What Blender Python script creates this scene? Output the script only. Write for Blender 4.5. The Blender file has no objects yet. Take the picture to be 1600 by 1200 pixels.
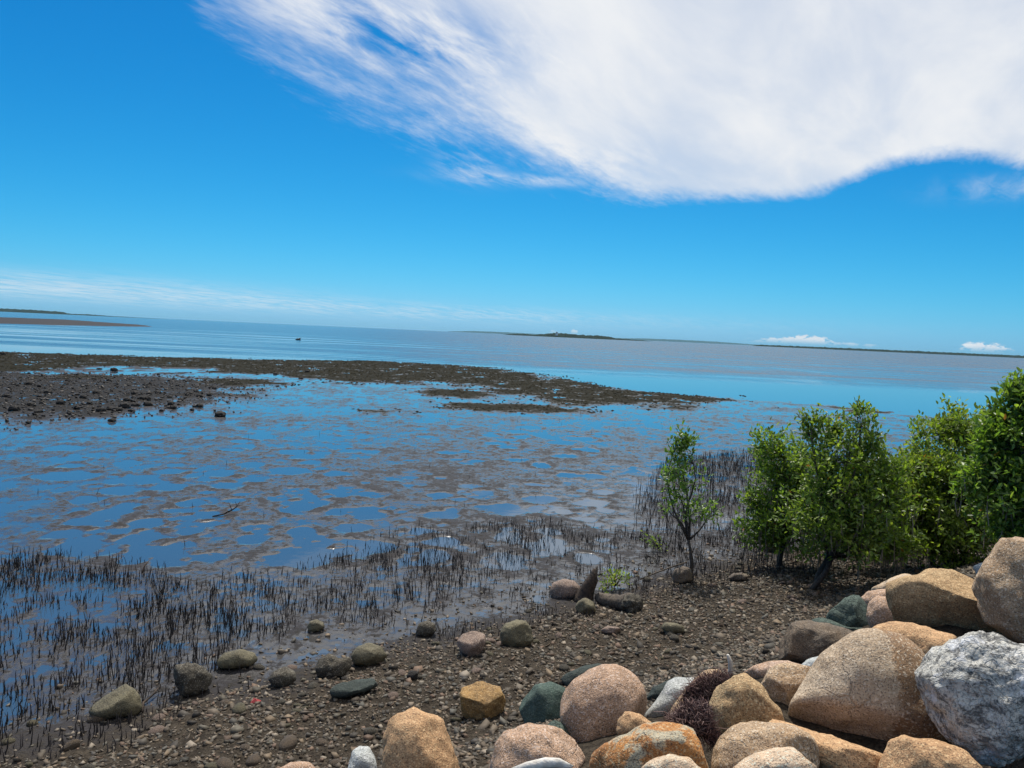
import bpy, bmesh, math, random
import numpy as np
from math import radians, sin, cos, tan, atan2, asin, sqrt, pi

random.seed(7); RNG = np.random.default_rng(11)
scn = bpy.context.scene
C = scn.collection

# ------------------------------------------------------------------ camera
F_PX, CX, CY = 1202.0, 800.0, 600.0          # focal length in pixels of the 1600x1200 picture
CAM = np.array([0.0, 0.0, 3.0])
PITCH, ROLL = radians(3.69), radians(2.6)
fwd = np.array([0, cos(PITCH), -sin(PITCH)])
up0 = np.array([0, sin(PITCH), cos(PITCH)]); ri0 = np.array([1.0, 0, 0])
RIGHT = ri0*cos(ROLL) + up0*sin(ROLL)
UP = up0*cos(ROLL) - ri0*sin(ROLL)
cam = bpy.data.cameras.new('camera'); camo = bpy.data.objects.new('camera', cam); C.objects.link(camo)
cam.sensor_width = 36; cam.lens = F_PX/1600*36; cam.clip_start = 0.05; cam.clip_end = 120000
from mathutils import Matrix, Vector
camo.matrix_world = Matrix(((RIGHT[0], UP[0], -fwd[0], CAM[0]), (RIGHT[1], UP[1], -fwd[1], CAM[1]),
                            (RIGHT[2], UP[2], -fwd[2], CAM[2]), (0, 0, 0, 1)))
scn.camera = camo
scn.view_settings.view_transform = 'Standard'; scn.view_settings.look = 'None'
scn.view_settings.exposure = 0.0; scn.view_settings.gamma = 1.0
scn.render.engine = 'CYCLES'
scn.cycles.use_denoising = True
scn.cycles.max_bounces = 8; scn.cycles.transparent_max_bounces = 8
HAZE = 1.8e-5                                 # per metre
SUN_EL, SUN_AZ = radians(60), radians(-6)     # azimuth measured from +Y towards +X

def ray(px, py):
    d = fwd + RIGHT*((px-CX)/F_PX) + UP*(-(py-CY)/F_PX)
    return d
def azel(px, py):
    d = ray(px, py); d = d/np.linalg.norm(d)
    return atan2(d[0], d[1]), asin(d[2])
def P0(px, py, z=0.0):                         # point of the horizontal plane z under a picture point
    d = ray(px, py); t = (z-CAM[2])/d[2]
    return (CAM + d*t)[:2]

# ------------------------------------------------------------------ node helper
class NT:
    def __init__(s, tree): s.t = tree; s.t.nodes.clear()
    def n(s, typ, ins=None, **props):
        nd = s.t.nodes.new(typ)
        for k, v in props.items(): setattr(nd, k, v)
        for k, v in (ins or {}).items(): s.set(nd.inputs[k], v)
        return nd
    def set(s, sock, v):
        if isinstance(v, bpy.types.NodeSocket): s.t.links.new(v, sock)
        elif isinstance(v, bpy.types.Node): s.t.links.new(v.outputs[0], sock)
        else:
            if sock.type == 'RGBA' and len(v) == 3: v = (*v, 1)
            sock.default_value = v
    def m(s, op, a, b=None, c=None, clamp=False):
        nd = s.t.nodes.new('ShaderNodeMath'); nd.operation = op; nd.use_clamp = clamp
        for i, v in enumerate((a, b, c)):
            if v is not None: s.set(nd.inputs[i], v)
        return nd.outputs[0]
    def vm(s, op, a, b=None):
        nd = s.t.nodes.new('ShaderNodeVectorMath'); nd.operation = op
        s.set(nd.inputs[0], a)
        if b is not None: s.set(nd.inputs[1], b)
        return nd.outputs[0]
    def mix(s, fac, a, b, blend='MIX'):
        nd = s.t.nodes.new('ShaderNodeMix'); nd.data_type = 'RGBA'; nd.blend_type = blend
        s.set(nd.inputs[0], fac); s.set(nd.inputs[6], a); s.set(nd.inputs[7], b)
        return nd.outputs[2]
    def noise(s, vec, scale, detail=4, rough=.55, dist=0):
        nd = s.n('ShaderNodeTexNoise', {'Vector': vec, 'Scale': scale, 'Detail': detail, 'Roughness': rough, 'Distortion': dist})
        return nd.outputs[0]
    def ss(s, v, a, b, lo=0., hi=1.):              # smoothstep map
        nd = s.t.nodes.new('ShaderNodeMapRange'); nd.interpolation_type = 'SMOOTHSTEP'
        s.set(nd.inputs[0], v); s.set(nd.inputs[1], a); s.set(nd.inputs[2], b); s.set(nd.inputs[3], lo); s.set(nd.inputs[4], hi)
        return nd.outputs[0]
    def attr(s, name):
        return s.n('ShaderNodeAttribute', attribute_name=name)

# ------------------------------------------------------------------ world: clear sky with one big cloud sheet
world = bpy.data.worlds.new('World'); scn.world = world; world.use_nodes = True
w = NT(world.node_tree)
sky = w.n('ShaderNodeTexSky', sky_type='NISHITA', sun_disc=False, sun_elevation=SUN_EL, sun_rotation=SUN_AZ,
          air_density=1.0, dust_density=0.3, ozone_density=2.5)
sp = w.n('ShaderNodeSeparateColor', {0: sky.outputs[0]})              # the phone's vivid colour curve on the clear sky
sr = w.m('MINIMUM', sp.outputs[0], 9.); sb = w.m('MINIMUM', sp.outputs[2], 9.); sg = w.m('MINIMUM', sp.outputs[1], 9.)
skyc = w.n('ShaderNodeCombineColor', {0: w.m('MULTIPLY', w.m('POWER', w.m('DIVIDE', sr, 8.2), 2.6), 2.5),
                                      1: w.m('MULTIPLY', w.m('POWER', w.m('DIVIDE', sg, 8.2), 1.25), 6.0),
                                      2: w.m('ADD', w.m('ADD', w.m('MULTIPLY', sb, .78), w.m('MULTIPLY', sr, .38)), .5)}).outputs[0]
tc = w.n('ShaderNodeTexCoord').outputs['Generated']
sx = w.n('ShaderNodeSeparateXYZ', {0: tc})
az = w.m('ARCTAN2', sx.outputs[0], sx.outputs[1]); el = w.m('ARCSINE', sx.outputs[2])
EDGE = [(300, -60), (385, 30), (460, 92), (560, 146), (680, 190), (800, 240), (920, 288), (1000, 312), (1100, 314), (1200, 312), (1280, 306),
        (1350, 272), (1450, 249), (1600, 262), (1760, 300)]
pts = [azel(*p) for p in EDGE]
pts = [(-pi, .62), (-2.0, .72), (-.9, .66), (-.5, .56)] + pts + [(1.0, .17), (1.6, .22), (2.4, .42), (pi, .62)]
fc = w.n('ShaderNodeFloatCurve', {'Value': w.m('ADD', w.m('DIVIDE', az, 2*pi), .5)})
cu = fc.mapping.curves[0]
for i, (a, e) in enumerate(pts):
    X, Y = a/(2*pi)+.5, e/1.0
    if i == 0: cu.points[0].location = (X, Y)
    elif i == len(pts)-1: cu.points[-1].location = (X, Y)
    else: cu.points.new(X, Y)
fc.mapping.update()
edge = fc.outputs[0]
zc = w.m('ADD', w.m('MAXIMUM', sx.outputs[2], 0.0), .06)
cp = w.n('ShaderNodeCombineXYZ', {0: w.m('DIVIDE', sx.outputs[0], zc), 1: w.m('DIVIDE', sx.outputs[1], zc), 2: 0.0})
mp0 = w.n('ShaderNodeMapping', {'Vector': cp.outputs[0], 'Rotation': (0, 0, radians(27))})
mp = w.n('ShaderNodeMapping', {'Vector': mp0.outputs[0], 'Scale': (2.2, .72, 1)})
st = w.noise(mp.outputs[0], 1.5, 10, .60, .3)
st2 = w.noise(mp.outputs[0], 5.0, 9, .64, .5)
big = w.noise(mp.outputs[0], .55, 4, .5, .4)
# the left half of the edge is frayed, the lower edge is firm
fray = w.ss(az, radians(14), radians(-12))
d = w.m('SUBTRACT', el, edge)
d = w.m('ADD', d, w.m('MULTIPLY', w.m('SUBTRACT', st, .5), w.m('ADD', w.m('MULTIPLY', fray, .11), .022)))
d = w.m('ADD', d, w.m('MULTIPLY', w.m('SUBTRACT', st2, .5), w.m('ADD', w.m('MULTIPLY', fray, .07), .012)))
st3 = w.noise(mp.outputs[0], 15., 8, .66, .6)
d = w.m('ADD', d, w.m('MULTIPLY', w.m('SUBTRACT', st3, .5), w.m('ADD', w.m('MULTIPLY', fray, .055), .008)))
cov = w.ss(d, w.m('ADD', w.m('MULTIPLY', fray, -.045), -.006), w.m('ADD', w.m('MULTIPLY', fray, .080), .016))
def blob(px, py, ra, re, amp=1.):               # soft window round one direction of the sky
    a0, e0 = azel(px, py)
    da = w.m('DIVIDE', w.m('SUBTRACT', az, a0), ra); de = w.m('DIVIDE', w.m('SUBTRACT', el, e0), re)
    r2 = w.m('ADD', w.m('MULTIPLY', da, da), w.m('MULTIPLY', de, de))
    return w.m('MULTIPLY', w.m('EXPONENT', w.m('MULTIPLY', r2, -1.)), amp)
thin = w.ss(w.m('ADD', w.m('MULTIPLY', st, .5), w.m('MULTIPLY', big, .8)), .48, .78)
hole = w.m('ADD', w.m('ADD', blob(560, 30, .11, .055, .72), blob(700, 85, .11, .055, .8)), blob(850, 262, .13, .030, .55))
hole = w.m('MULTIPLY', hole, w.ss(w.m('ADD', w.m('MULTIPLY', st2, .5), w.m('MULTIPLY', st, .5)), .70, .36), clamp=True)
cov = w.m('MULTIPLY', cov, w.m('SUBTRACT', 1., hole))
cov = w.m('MULTIPLY', cov, w.m('ADD', w.m('MULTIPLY', thin, .22), .76))
# wisps: small hook at centre, right edge, low band at left
def wisp(px, py, ra, re, amp, lo, hi):
    return w.m('MULTIPLY', blob(px, py, ra, re, amp), w.ss(w.m('ADD', w.m('MULTIPLY', st, .45), w.m('MULTIPLY', st2, .55)), lo, hi))
wi = w.m('ADD', wisp(735, 255, .036, .020, .7, .40, .68), wisp(830, 282, .09, .007, .6, .34, .62))
wi = w.m('ADD', wi, wisp(1580, 292, .06, .012, .40, .36, .68))
wi = w.m('ADD', wi, wisp(90, 447, .24, .014, .45, .30, .62))
wi = w.m('ADD', wi, wisp(560, 482, .4, .010, .35, .40, .62))
cov = w.m('MAXIMUM', cov, w.m('MINIMUM', wi, .85))
# little cumulus heads along the horizon
cz = w.n('ShaderNodeCombineXYZ', {0: w.m('MULTIPLY', az, 110.), 1: w.m('MULTIPLY', el, 200.), 2: 0.0})
cn = w.noise(cz.outputs[0], 1.0, 5, .55)
cum = None
for (px, py, ra, re, a_) in [(1262, 533, .028, .0085, 1.15), (1205, 534, .045, .0055, .9), (1345, 540, .03, .005, .7), (1537, 545, .026, .0085, 1.2),
                             (660, 515, .012, .005, .9), (866, 521, .010, .0055, .95), (897, 520, .006, .0055, .95)]:
    b = blob(px, py, ra, re, a_); cum = b if cum is None else w.m('ADD', cum, b)
cumm = w.ss(w.m('MULTIPLY', cum, w.m('ADD', w.m('MULTIPLY', w.m('SUBTRACT', cn, .5), 3.0), .85)), .40, .75, 0., .95)
cov = w.m('MAXIMUM', cov, cumm)
cov = w.m('MULTIPLY', cov, w.ss(el, .002, .012), clamp=True)
shade = w.ss(w.m('ADD', w.m('MULTIPLY', big, .7), w.m('MULTIPLY', st, .3)), .34, .64)
cloudc = w.mix(shade, (7.5, 7.9, 8.5), (8.8, 8.95, 9.15))
bgc = w.mix(cov, skyc, cloudc)
bg = w.n('ShaderNodeBackground', {'Color': bgc, 'Strength': 0.1})
w.n('ShaderNodeOutputWorld', {'Surface': bg.outputs[0]})

sund = bpy.data.lights.new('sun', 'SUN'); sund.energy = 4.6; sund.angle = radians(.53); sund.color = (1.0, .955, .88)
suno = bpy.data.objects.new('sun', sund); C.objects.link(suno)
sdir = Vector((sin(SUN_AZ)*cos(SUN_EL), cos(SUN_AZ)*cos(SUN_EL), sin(SUN_EL)))
suno.rotation_euler = sdir.to_track_quat('Z', 'Y').to_euler(); suno.location = (0, 0, 60)

# ------------------------------------------------------------------ numpy noise
_perm = RNG.permutation(512).astype(np.int64)
def _h(*c):
    v = np.zeros_like(c[0])
    for x in c: v = _perm[(v + x) & 511]
    return v
_g2 = np.stack([np.cos(np.arange(512)*2.399963), np.sin(np.arange(512)*2.399963)], 1)
_g3 = RNG.normal(size=(512, 3)); _g3 /= np.linalg.norm(_g3, axis=1)[:, None]
def perlin2(x, y):
    xi = np.floor(x).astype(np.int64); yi = np.floor(y).astype(np.int64); xf = x-xi; yf = y-yi
    u = xf*xf*xf*(xf*(xf*6-15)+10); v = yf*yf*yf*(yf*(yf*6-15)+10)
    def g(i, j):
        q = _g2[_h(xi+i, yi+j)]; return q[..., 0]*(xf-i)+q[..., 1]*(yf-j)
    a = g(0, 0)*(1-u)+g(1, 0)*u; b = g(0, 1)*(1-u)+g(1, 1)*u
    return (a*(1-v)+b*v)*1.5
def fbm2(x, y, oct=4, gain=.5):
    x = np.asarray(x, float); y = np.asarray(y, float); r = 0; a = 1
    for o in range(oct):
        r = r+a*perlin2(x+o*17.3, y-o*9.1); x = x*2.03; y = y*2.03; a *= gain
    return r
def perlin3(p):
    pi_ = np.floor(p).astype(np.int64); f = p-pi_; u = f*f*f*(f*(f*6-15)+10); r = 0
    for i in (0, 1):
        for j in (0, 1):
            for k in (0, 1):
                q = _g3[_h(pi_[:, 0]+i, pi_[:, 1]+j, pi_[:, 2]+k)]
                dd = q[:, 0]*(f[:, 0]-i)+q[:, 1]*(f[:, 1]-j)+q[:, 2]*(f[:, 2]-k)
                r = r+dd*(u[:, 0] if i else 1-u[:, 0])*(u[:, 1] if j else 1-u[:, 1])*(u[:, 2] if k else 1-u[:, 2])
    return r*1.5
def fbm3(p, oct=4, gain=.5):
    r = 0; a = 1
    for o in range(oct): r = r+a*perlin3(p+o*7.7); p = p*2.05; a *= gain
    return r
def sstep(v, a, b):
    t = np.clip((v-a)/(b-a), 0, 1); return t*t*(3-2*t)
def sdpoly(x, y, poly):                         # signed distance, positive inside
    poly = np.asarray(poly); n = len(poly); dmin = np.full(x.shape, 1e18); ins = np.zeros(x.shape, bool)
    for i in range(n):
        a = poly[i]; b = poly[(i+1) % n]; e = b-a; wx = x-a[0]; wy = y-a[1]
        t = np.clip((wx*e[0]+wy*e[1])/max(e@e, 1e-9), 0, 1)
        dmin = np.minimum(dmin, (wx-e[0]*t)**2+(wy-e[1]*t)**2)
        cnd = (a[1] > y) != (b[1] > y)
        with np.errstate(divide='ignore', invalid='ignore'):
            xx = a[0]+(y-a[1])*(e[0])/(e[1] if e[1] != 0 else 1e-9)
        ins ^= cnd & (x < xx)
    dd = np.sqrt(dmin); return np.where(ins, dd, -dd)
def wpoly(px): return np.array([P0(*p) for p in px])

# ------------------------------------------------------------------ the shore's relief
T0 = np.array([-0.7, 5.0]); NRM = np.array([.626, -.78]); UDIR = np.array([.78, .626])
def s_of(x, y): return (x-T0[0])*NRM[0]+(y-T0[1])*NRM[1]
FLAT = wpoly([(-900, 530), (-300, 537), (0, 549), (200, 556), (400, 561), (600, 564), (780, 575), (850, 586), (920, 600), (1000, 610), (1130, 620), (1300, 634),
              (1500, 655), (2300, 700), (2300, 1500), (-900, 1500)])
BANK = wpoly([(-600, 536), (-300, 537), (0, 549), (200, 556), (400, 561), (600, 564), (780, 575), (850, 586), (920, 600), (1000, 610), (1130, 622), (1140, 629),
              (1050, 635), (930, 637), (850, 629), (780, 612), (700, 599), (600, 600), (500, 596), (400, 586), (300, 580), (150, 590), (0, 592), (-600, 590)])
PATCH = [wpoly(p) for p in ([(640, 608), (720, 607), (785, 616), (740, 624), (670, 618)], [(695, 629), (800, 630), (930, 641), (900, 646), (760, 643), (700, 637)],
                            [(1170, 619), (1260, 622), (1330, 632), (1260, 631)], [(1290, 636), (1400, 643), (1410, 648), (1330, 644)], [(560, 640), (640, 643), (600, 648)],
                            [(300, 590), (430, 594), (450, 602), (340, 604)])]
RUBBLE = wpoly([(-600, 575), (0, 582), (150, 586), (280, 590), (370, 604), (330, 625), (250, 634), (170, 645), (60, 652), (0, 652), (-600, 690)])
CHAN = wpoly([(-300, 590), (0, 582), (80, 579), (150, 572), (350, 576), (300, 582), (200, 585), (120, 588), (30, 591), (-300, 600)])
BAR = wpoly([(-700, 470), (-200, 488), (0, 496), (120, 500.5), (250, 509.5), (262, 511.5), (200, 511), (0, 506.5), (-200, 498), (-700, 486)])
PITS = []
for _ in range(300):
    px = random.uniform(100, 950); py = random.uniform(655, 880)
    q = P0(px, py); PITS.append((q[0], q[1], random.uniform(.12, .36)*(1 if random.random() < .8 else 1.5), random.uniform(.6, 1.)))
PITS = np.array(PITS)
def zones(x, y):
    z = {}
    z['s'] = s_of(x, y)
    wob = fbm2(x/2.2, y/2.2, 3)
    z['flat'] = sdpoly(x, y, FLAT)+wob*2.0
    z['bank'] = sdpoly(x, y, BANK)+fbm2(x/3.2, y/3.2, 4)*2.2
    p = np.full(x.shape, -1e9)
    for q in PATCH: p = np.maximum(p, sdpoly(x, y, q))
    z['patch'] = p+fbm2(x/1.4, y/1.4, 4)*.9
    z['rubble'] = sdpoly(x, y, RUBBLE)+fbm2(x/2., y/2., 4)*1.6
    z['chan'] = sdpoly(x, y, CHAN)+wob*1.2
    z['bar'] = sdpoly(x, y, BAR)
    return z
def ground(x, y, full=False):
    x = np.asarray(x, float); y = np.asarray(y, float); shp = x.shape; x = x.ravel(); y = y.ravel()
    z = zones(x, y); s = z['s']
    r = np.hypot(x, y)
    bias = np.full(x.shape, .0022)
    bias += .0072*np.exp(-((x-.5)/5.5)**2-((y-16)/5.0)**2)
    bias -= .0050*np.exp(-((x-3.2)/2.0)**2-((y-15.)/3.0)**2)
    bias -= .0012*np.exp(-((x+9)/4)**2-((y-17)/6)**2)
    bias -= .0004*sstep(y, 20, 32)
    bias += .0036*sstep(s, -7.0, -3.0)
    # the lumpy flat: broad swells, medium patches, fine crumb
    h = bias+.0048*fbm2(x/3.2, y/3.2, 3)+.0058*fbm2(x/.80+5, y/.80, 6, .76)+.0040*fbm2(x/.30+9, y/.22, 4, .7)
    h += .0035*fbm2(x/.16, y/.16, 3)*np.clip(1.3-r/30, .15, 1)
    for (a, b, rr, dp) in PITS:                   # feeding pits with a low rim
        m = (np.abs(x-a) < rr*2) & (np.abs(y-b) < rr*2)
        if m.any():
            q = np.hypot((x[m]-a), (y[m]-b)*.9)/rr*(1+.25*fbm2(x[m]*3, y[m]*3, 2))
            h[m] += dp*(-.016*(1-sstep(q, .55, 1.0))+.006*np.exp(-((q-1.15)/.22)**2))
    h = np.where(z['patch'] > 0, np.maximum(h, .006+.012*np.clip(z['patch'], 0, 1)), h)
    bk = sstep(z['bank'], -.8, 2.5)
    h = h+bk*(.022+.032*fbm2(x/1.6, y/1.1, 5, .7))
    rb = sstep(z['rubble'], -1.0, 1.5)
    h = h+rb*(.028+.040*fbm2(x/.6, y/.6, 4, .65))
    h = h-.016*sstep(z['chan'], -.4, .8)
    sea = sstep(z['flat'], .3, -2.5)
    h = h*(1-sea)-.35*sea
    bar = sstep(z['bar'], -2, 10); h = np.maximum(h, bar*.55-.3+bar*.1*fbm2(x/12, y/12, 3))
    # gravel beach and the bank under the boulders
    gv = sstep(s+.18*fbm2(x/.8, y/.8, 3), -2.1, -.1)
    h = h+gv*.21+sstep(s, -2.0, -1.2)*.012*fbm2(x/.22, y/.22, 3)
    bankh = np.clip(s, 0, 2.4)*.5
    h = np.where(s > 0, h*.5*(1-sstep(s, 0, .5))+h*.5+bankh, h)
    h = np.where(r > 520, -.6, h)
    if full: return h.reshape(shp), z
    return h.reshape(shp)
def hit(px, py, lift=0.0, lift_per_t=0.0, tmax=40):
    d = ray(px, py); t = np.linspace(1.2, tmax, 2600)
    P = CAM[None]+d[None]*t[:, None]
    f = P[:, 2]-ground(P[:, 0], P[:, 1])-lift-lift_per_t*t
    k = int(np.argmax(f < 0)) if (f < 0).any() else len(t)-1
    return P[k], t[k]

# ------------------------------------------------------------------ object helpers
def tag(o, label=None, cat=None, group=None, kind=None):
    if label: o['label'] = label
    if cat: o['category'] = cat
    if group: o['group'] = group
    if kind: o['kind'] = kind
    return o
def mesh(name, v, f, mat, smooth=True, col=None):
    v = np.asarray(v, np.float32).reshape(-1, 3)
    me = bpy.data.meshes.new(name)
    if isinstance(f, np.ndarray):
        k = f.shape[1]; n = len(f)
        me.vertices.add(len(v)); me.vertices.foreach_set('co', v.ravel())
        me.loops.add(n*k); me.loops.foreach_set('vertex_index', f.astype(np.int32).ravel())
        me.polygons.add(n); me.polygons.foreach_set('loop_start', np.arange(0, n*k, k, dtype=np.int32))
        me.polygons.foreach_set('loop_total', np.full(n, k, np.int32))
        me.update(calc_edges=True)
    else:
        me.from_pydata([tuple(map(float, q)) for q in v], [], [tuple(map(int, q)) for q in f])
    me.polygons.foreach_set('use_smooth', np.full(len(me.polygons), smooth, bool))
    if col is not None:
        a = me.color_attributes.new('col', 'FLOAT_COLOR', 'POINT')
        c = np.asarray(col, np.float32)
        if c.shape[1] == 3: c = np.concatenate([c, np.ones((len(c), 1), np.float32)], 1)
        a.data.foreach_set('color', c.ravel())
    me.materials.append(mat); me.update(); return me
def obj(name, me, parent=None, loc=(0, 0, 0)):
    o = bpy.data.objects.new(name, me); C.objects.link(o); o.location = loc
    if parent is not None: o.parent = parent
    return o
def tube(points, radii, sides=6, cap=True):
    P = np.asarray(points, float); n = len(P); V = []; Fc = []
    ref = np.array([.31, .87, .39])
    for i in range(n):
        t = P[min(i+1, n-1)]-P[max(i-1, 0)]; t = t/(np.linalg.norm(t)+1e-9)
        a = np.cross(t, ref); a /= np.linalg.norm(a)+1e-9; b = np.cross(t, a)
        for k in range(sides):
            th = 2*pi*k/sides; V.append(P[i]+radii[i]*(cos(th)*a+sin(th)*b))
    for i in range(n-1):
        for k in range(sides):
            k2 = (k+1) % sides; Fc.append((i*sides+k, i*sides+k2, (i+1)*sides+k2, (i+1)*sides+k))
    if cap:
        Fc.append(tuple(range(sides-1, -1, -1))); Fc.append(tuple((n-1)*sides+k for k in range(sides)))
    return np.array(V), Fc
def join(parts):
    V = []; Fc = []; o = 0
    for v, f in parts:
        V.append(v); Fc += [tuple(i+o for i in q) for q in f]; o += len(v)
    return np.concatenate(V), Fc
def bend_path(a, b, n, wob, rnd):
    a = np.asarray(a, float); b = np.asarray(b, float); L = np.linalg.norm(b-a); pts = []
    o1 = rnd.normal(size=3)*wob*L; o2 = rnd.normal(size=3)*wob*L
    for i in range(n):
        t = i/(n-1); pts.append(a+(b-a)*t+o1*sin(pi*t)+o2*sin(2*pi*t)*.6)
    return np.array(pts)

# ------------------------------------------------------------------ materials
def newmat(name):
    m = bpy.data.materials.new(name); m.use_nodes = True; return m, NT(m.node_tree)
def finish(t, **ins):
    p = t.n('ShaderNodeBsdfPrincipled', {k.replace('_', ' '): v for k, v in ins.items()})
    t.n('ShaderNodeOutputMaterial', {'Surface': p.outputs[0]}); return p
def bumpn(t, h, strength, dist, normal=None):
    ins = {'Height': h, 'Strength': strength, 'Distance': dist}
    if normal is not None: ins['Normal'] = normal
    return t.n('ShaderNodeBump', ins).outputs[0]

def mat_ground():
    m, t = newmat('mud_and_gravel_ground')
    pos = t.n('ShaderNodeNewGeometry').outputs['Position']
    z = t.n('ShaderNodeSeparateXYZ', {0: pos}).outputs[2]
    a = t.attr('col'); sc = t.n('ShaderNodeSeparateColor', {0: a.outputs['Color']})
    grass, gravel, rub = sc.outputs[0], sc.outputs[1], sc.outputs[2]; dry = a.outputs['Alpha']
    n1 = t.noise(pos, 1.3, 6, .6); n2 = t.noise(pos, 14, 6, .62); n3 = t.noise(pos, 70, 4, .6)
    mud = t.mix(n1, (.034, .032, .034), (.060, .055, .057))
    mud = t.mix(t.ss(n2, .42, .66), mud, (.034, .030, .026))
    mud = t.mix(t.ss(n3, .55, .72, 0, .5), mud, (.030, .026, .022))
    gcol = t.mix(t.ss(n2, .35, .65), (.015, .0145, .010), (.033, .030, .020))
    gcol = t.mix(t.ss(n3, .5, .7), gcol, (.030, .024, .018))
    c = t.mix(grass, mud, gcol)
    c = t.mix(rub, c, t.mix(n2, (.018, .017, .016), (.044, .040, .036)))
    gr = t.mix(t.ss(n2, .35, .65), (.040, .033, .026), (.082, .067, .050))
    gr = t.mix(t.ss(n3, .48, .62), gr, (.028, .023, .018))
    c = t.mix(gravel, c, gr)
    # a film of water lies on everything that is hardly above the tide
    zz = t.m('ADD', z, t.m('ADD', t.m('MULTIPLY', t.m('SUBTRACT', n2, .5), .040), t.m('MULTIPLY', t.m('SUBTRACT', n3, .5), .020)))
    zz = t.m('ADD', zz, t.m('MULTIPLY', t.m('SUBTRACT', t.noise(pos, 3.6, 7, .70), .5), .048))
    film = t.m('MULTIPLY', t.ss(zz, .013, -.003), t.m('SUBTRACT', 1., t.m('MULTIPLY', grass, .35)))
    wet = t.ss(z, .06, .004)
    rough = t.m('ADD', t.m('MULTIPLY', wet, -.22), .72)
    rough = t.m('ADD', rough, t.m('MULTIPLY', t.m('SUBTRACT', n2, .5), .3))
    rough = t.m('MAXIMUM', rough, t.m('MULTIPLY', t.m('MAXIMUM', grass, gravel), .8))
    rough = t.m('ADD', t.m('MULTIPLY', rough, t.m('SUBTRACT', 1., film)), t.m('MULTIPLY', film, .07))
    c = t.mix(film, c, (.050, .048, .046))
    hh = t.m('ADD', t.m('MULTIPLY', n2, .6), t.m('MULTIPLY', n3, .4))
    nb = bumpn(t, hh, t.m('MULTIPLY', t.m('POWER', t.m('SUBTRACT', 1., film), 3.), .9), .045)
    spec = t.m('SUBTRACT', .07, t.m('MULTIPLY', t.m('MAXIMUM', t.m('MAXIMUM', grass, rub), gravel), .05))
    spec = t.m('ADD', spec, t.m('MULTIPLY', film, .60))
    finish(t, Base_Color=c, Roughness=rough, Normal=nb, Specular_IOR_Level=spec)
    return m
def mat_water():
    m, t = newmat('bay_water')
    pos = t.n('ShaderNodeNewGeometry').outputs['Position']
    s = t.n('ShaderNodeSeparateXYZ', {0: pos}); X, Y = s.outputs[0], s.outputs[1]
    big = t.noise(pos, .035, 4, .55); mid = t.noise(pos, .25, 3, .5)
    # ruffled water starts some seventy metres out; the shallow strip before it is calm
    edge = t.m('ADD', Y, t.m('MULTIPLY', t.m('SUBTRACT', big, .5), 26.))
    edge = t.m('ADD', edge, t.m('MULTIPLY', t.m('SUBTRACT', mid, .5), 7.))
    ruf = t.ss(edge, 66., 76.)
    rightw = t.ss(t.m('DIVIDE', X, t.m('ADD', Y, 5.)), -.32, .05)
    ruf = t.m('MULTIPLY', ruf, t.m('ADD', t.m('MULTIPLY', rightw, .9), .10))
    # calm streaks at left
    stv = t.n('ShaderNodeMapping', {'Vector': pos, 'Scale': (.012, .11, 1), 'Rotation': (0, 0, radians(6))}).outputs[0]
    stn = t.noise(stv, 1.0, 5, .6)
    streak = t.m('MULTIPLY', t.ss(t.m('ADD', stn, t.m('MULTIPLY', t.ss(Y, 90, 400), .25)), .40, .58), t.ss(Y, 58, 75))
    wv = t.n('ShaderNodeMapping', {'Vector': pos, 'Scale': (1.0, .45, 1)}).outputs[0]
    w1 = t.noise(wv, .9, 5, .62); w2 = t.noise(wv, .22, 3, .55); w3 = t.noise(pos, 6., 3, .5)
    gust = t.ss(t.noise(t.n('ShaderNodeMapping', {'Vector': pos, 'Scale': (.22, .07, 1)}).outputs[0], 1., 6, .68), .30, .70, .45, 1.5)
    hgt = t.m('ADD', t.m('MULTIPLY', w1, .40), t.m('MULTIPLY', w2, .60))
    st = t.m('ADD', t.m('MULTIPLY', t.m('MULTIPLY', ruf, gust), .40), t.m('MULTIPLY', streak, .50))
    nb = bumpn(t, hgt, st, 1.0)
    nb = bumpn(t, w3, .012, .05, nb)
    col = t.mix(ruf, (.008, .028, .048), t.mix(gust, (.010, .018, .030), (.018, .026, .038)))
    col = t.mix(t.ss(Y, 30, 60), (.036, .066, .104), col)  # near pools: blue base colour adds to the sky reflection
    rough = t.m('MINIMUM', .5, t.m('ADD', t.m('ADD', t.m('MULTIPLY', t.m('MULTIPLY', ruf, gust), .115), t.m('MULTIPLY', streak, .13)), .02))
    finish(t, Base_Color=col, Roughness=rough, Normal=nb, IOR=1.52)
    return m
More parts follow.
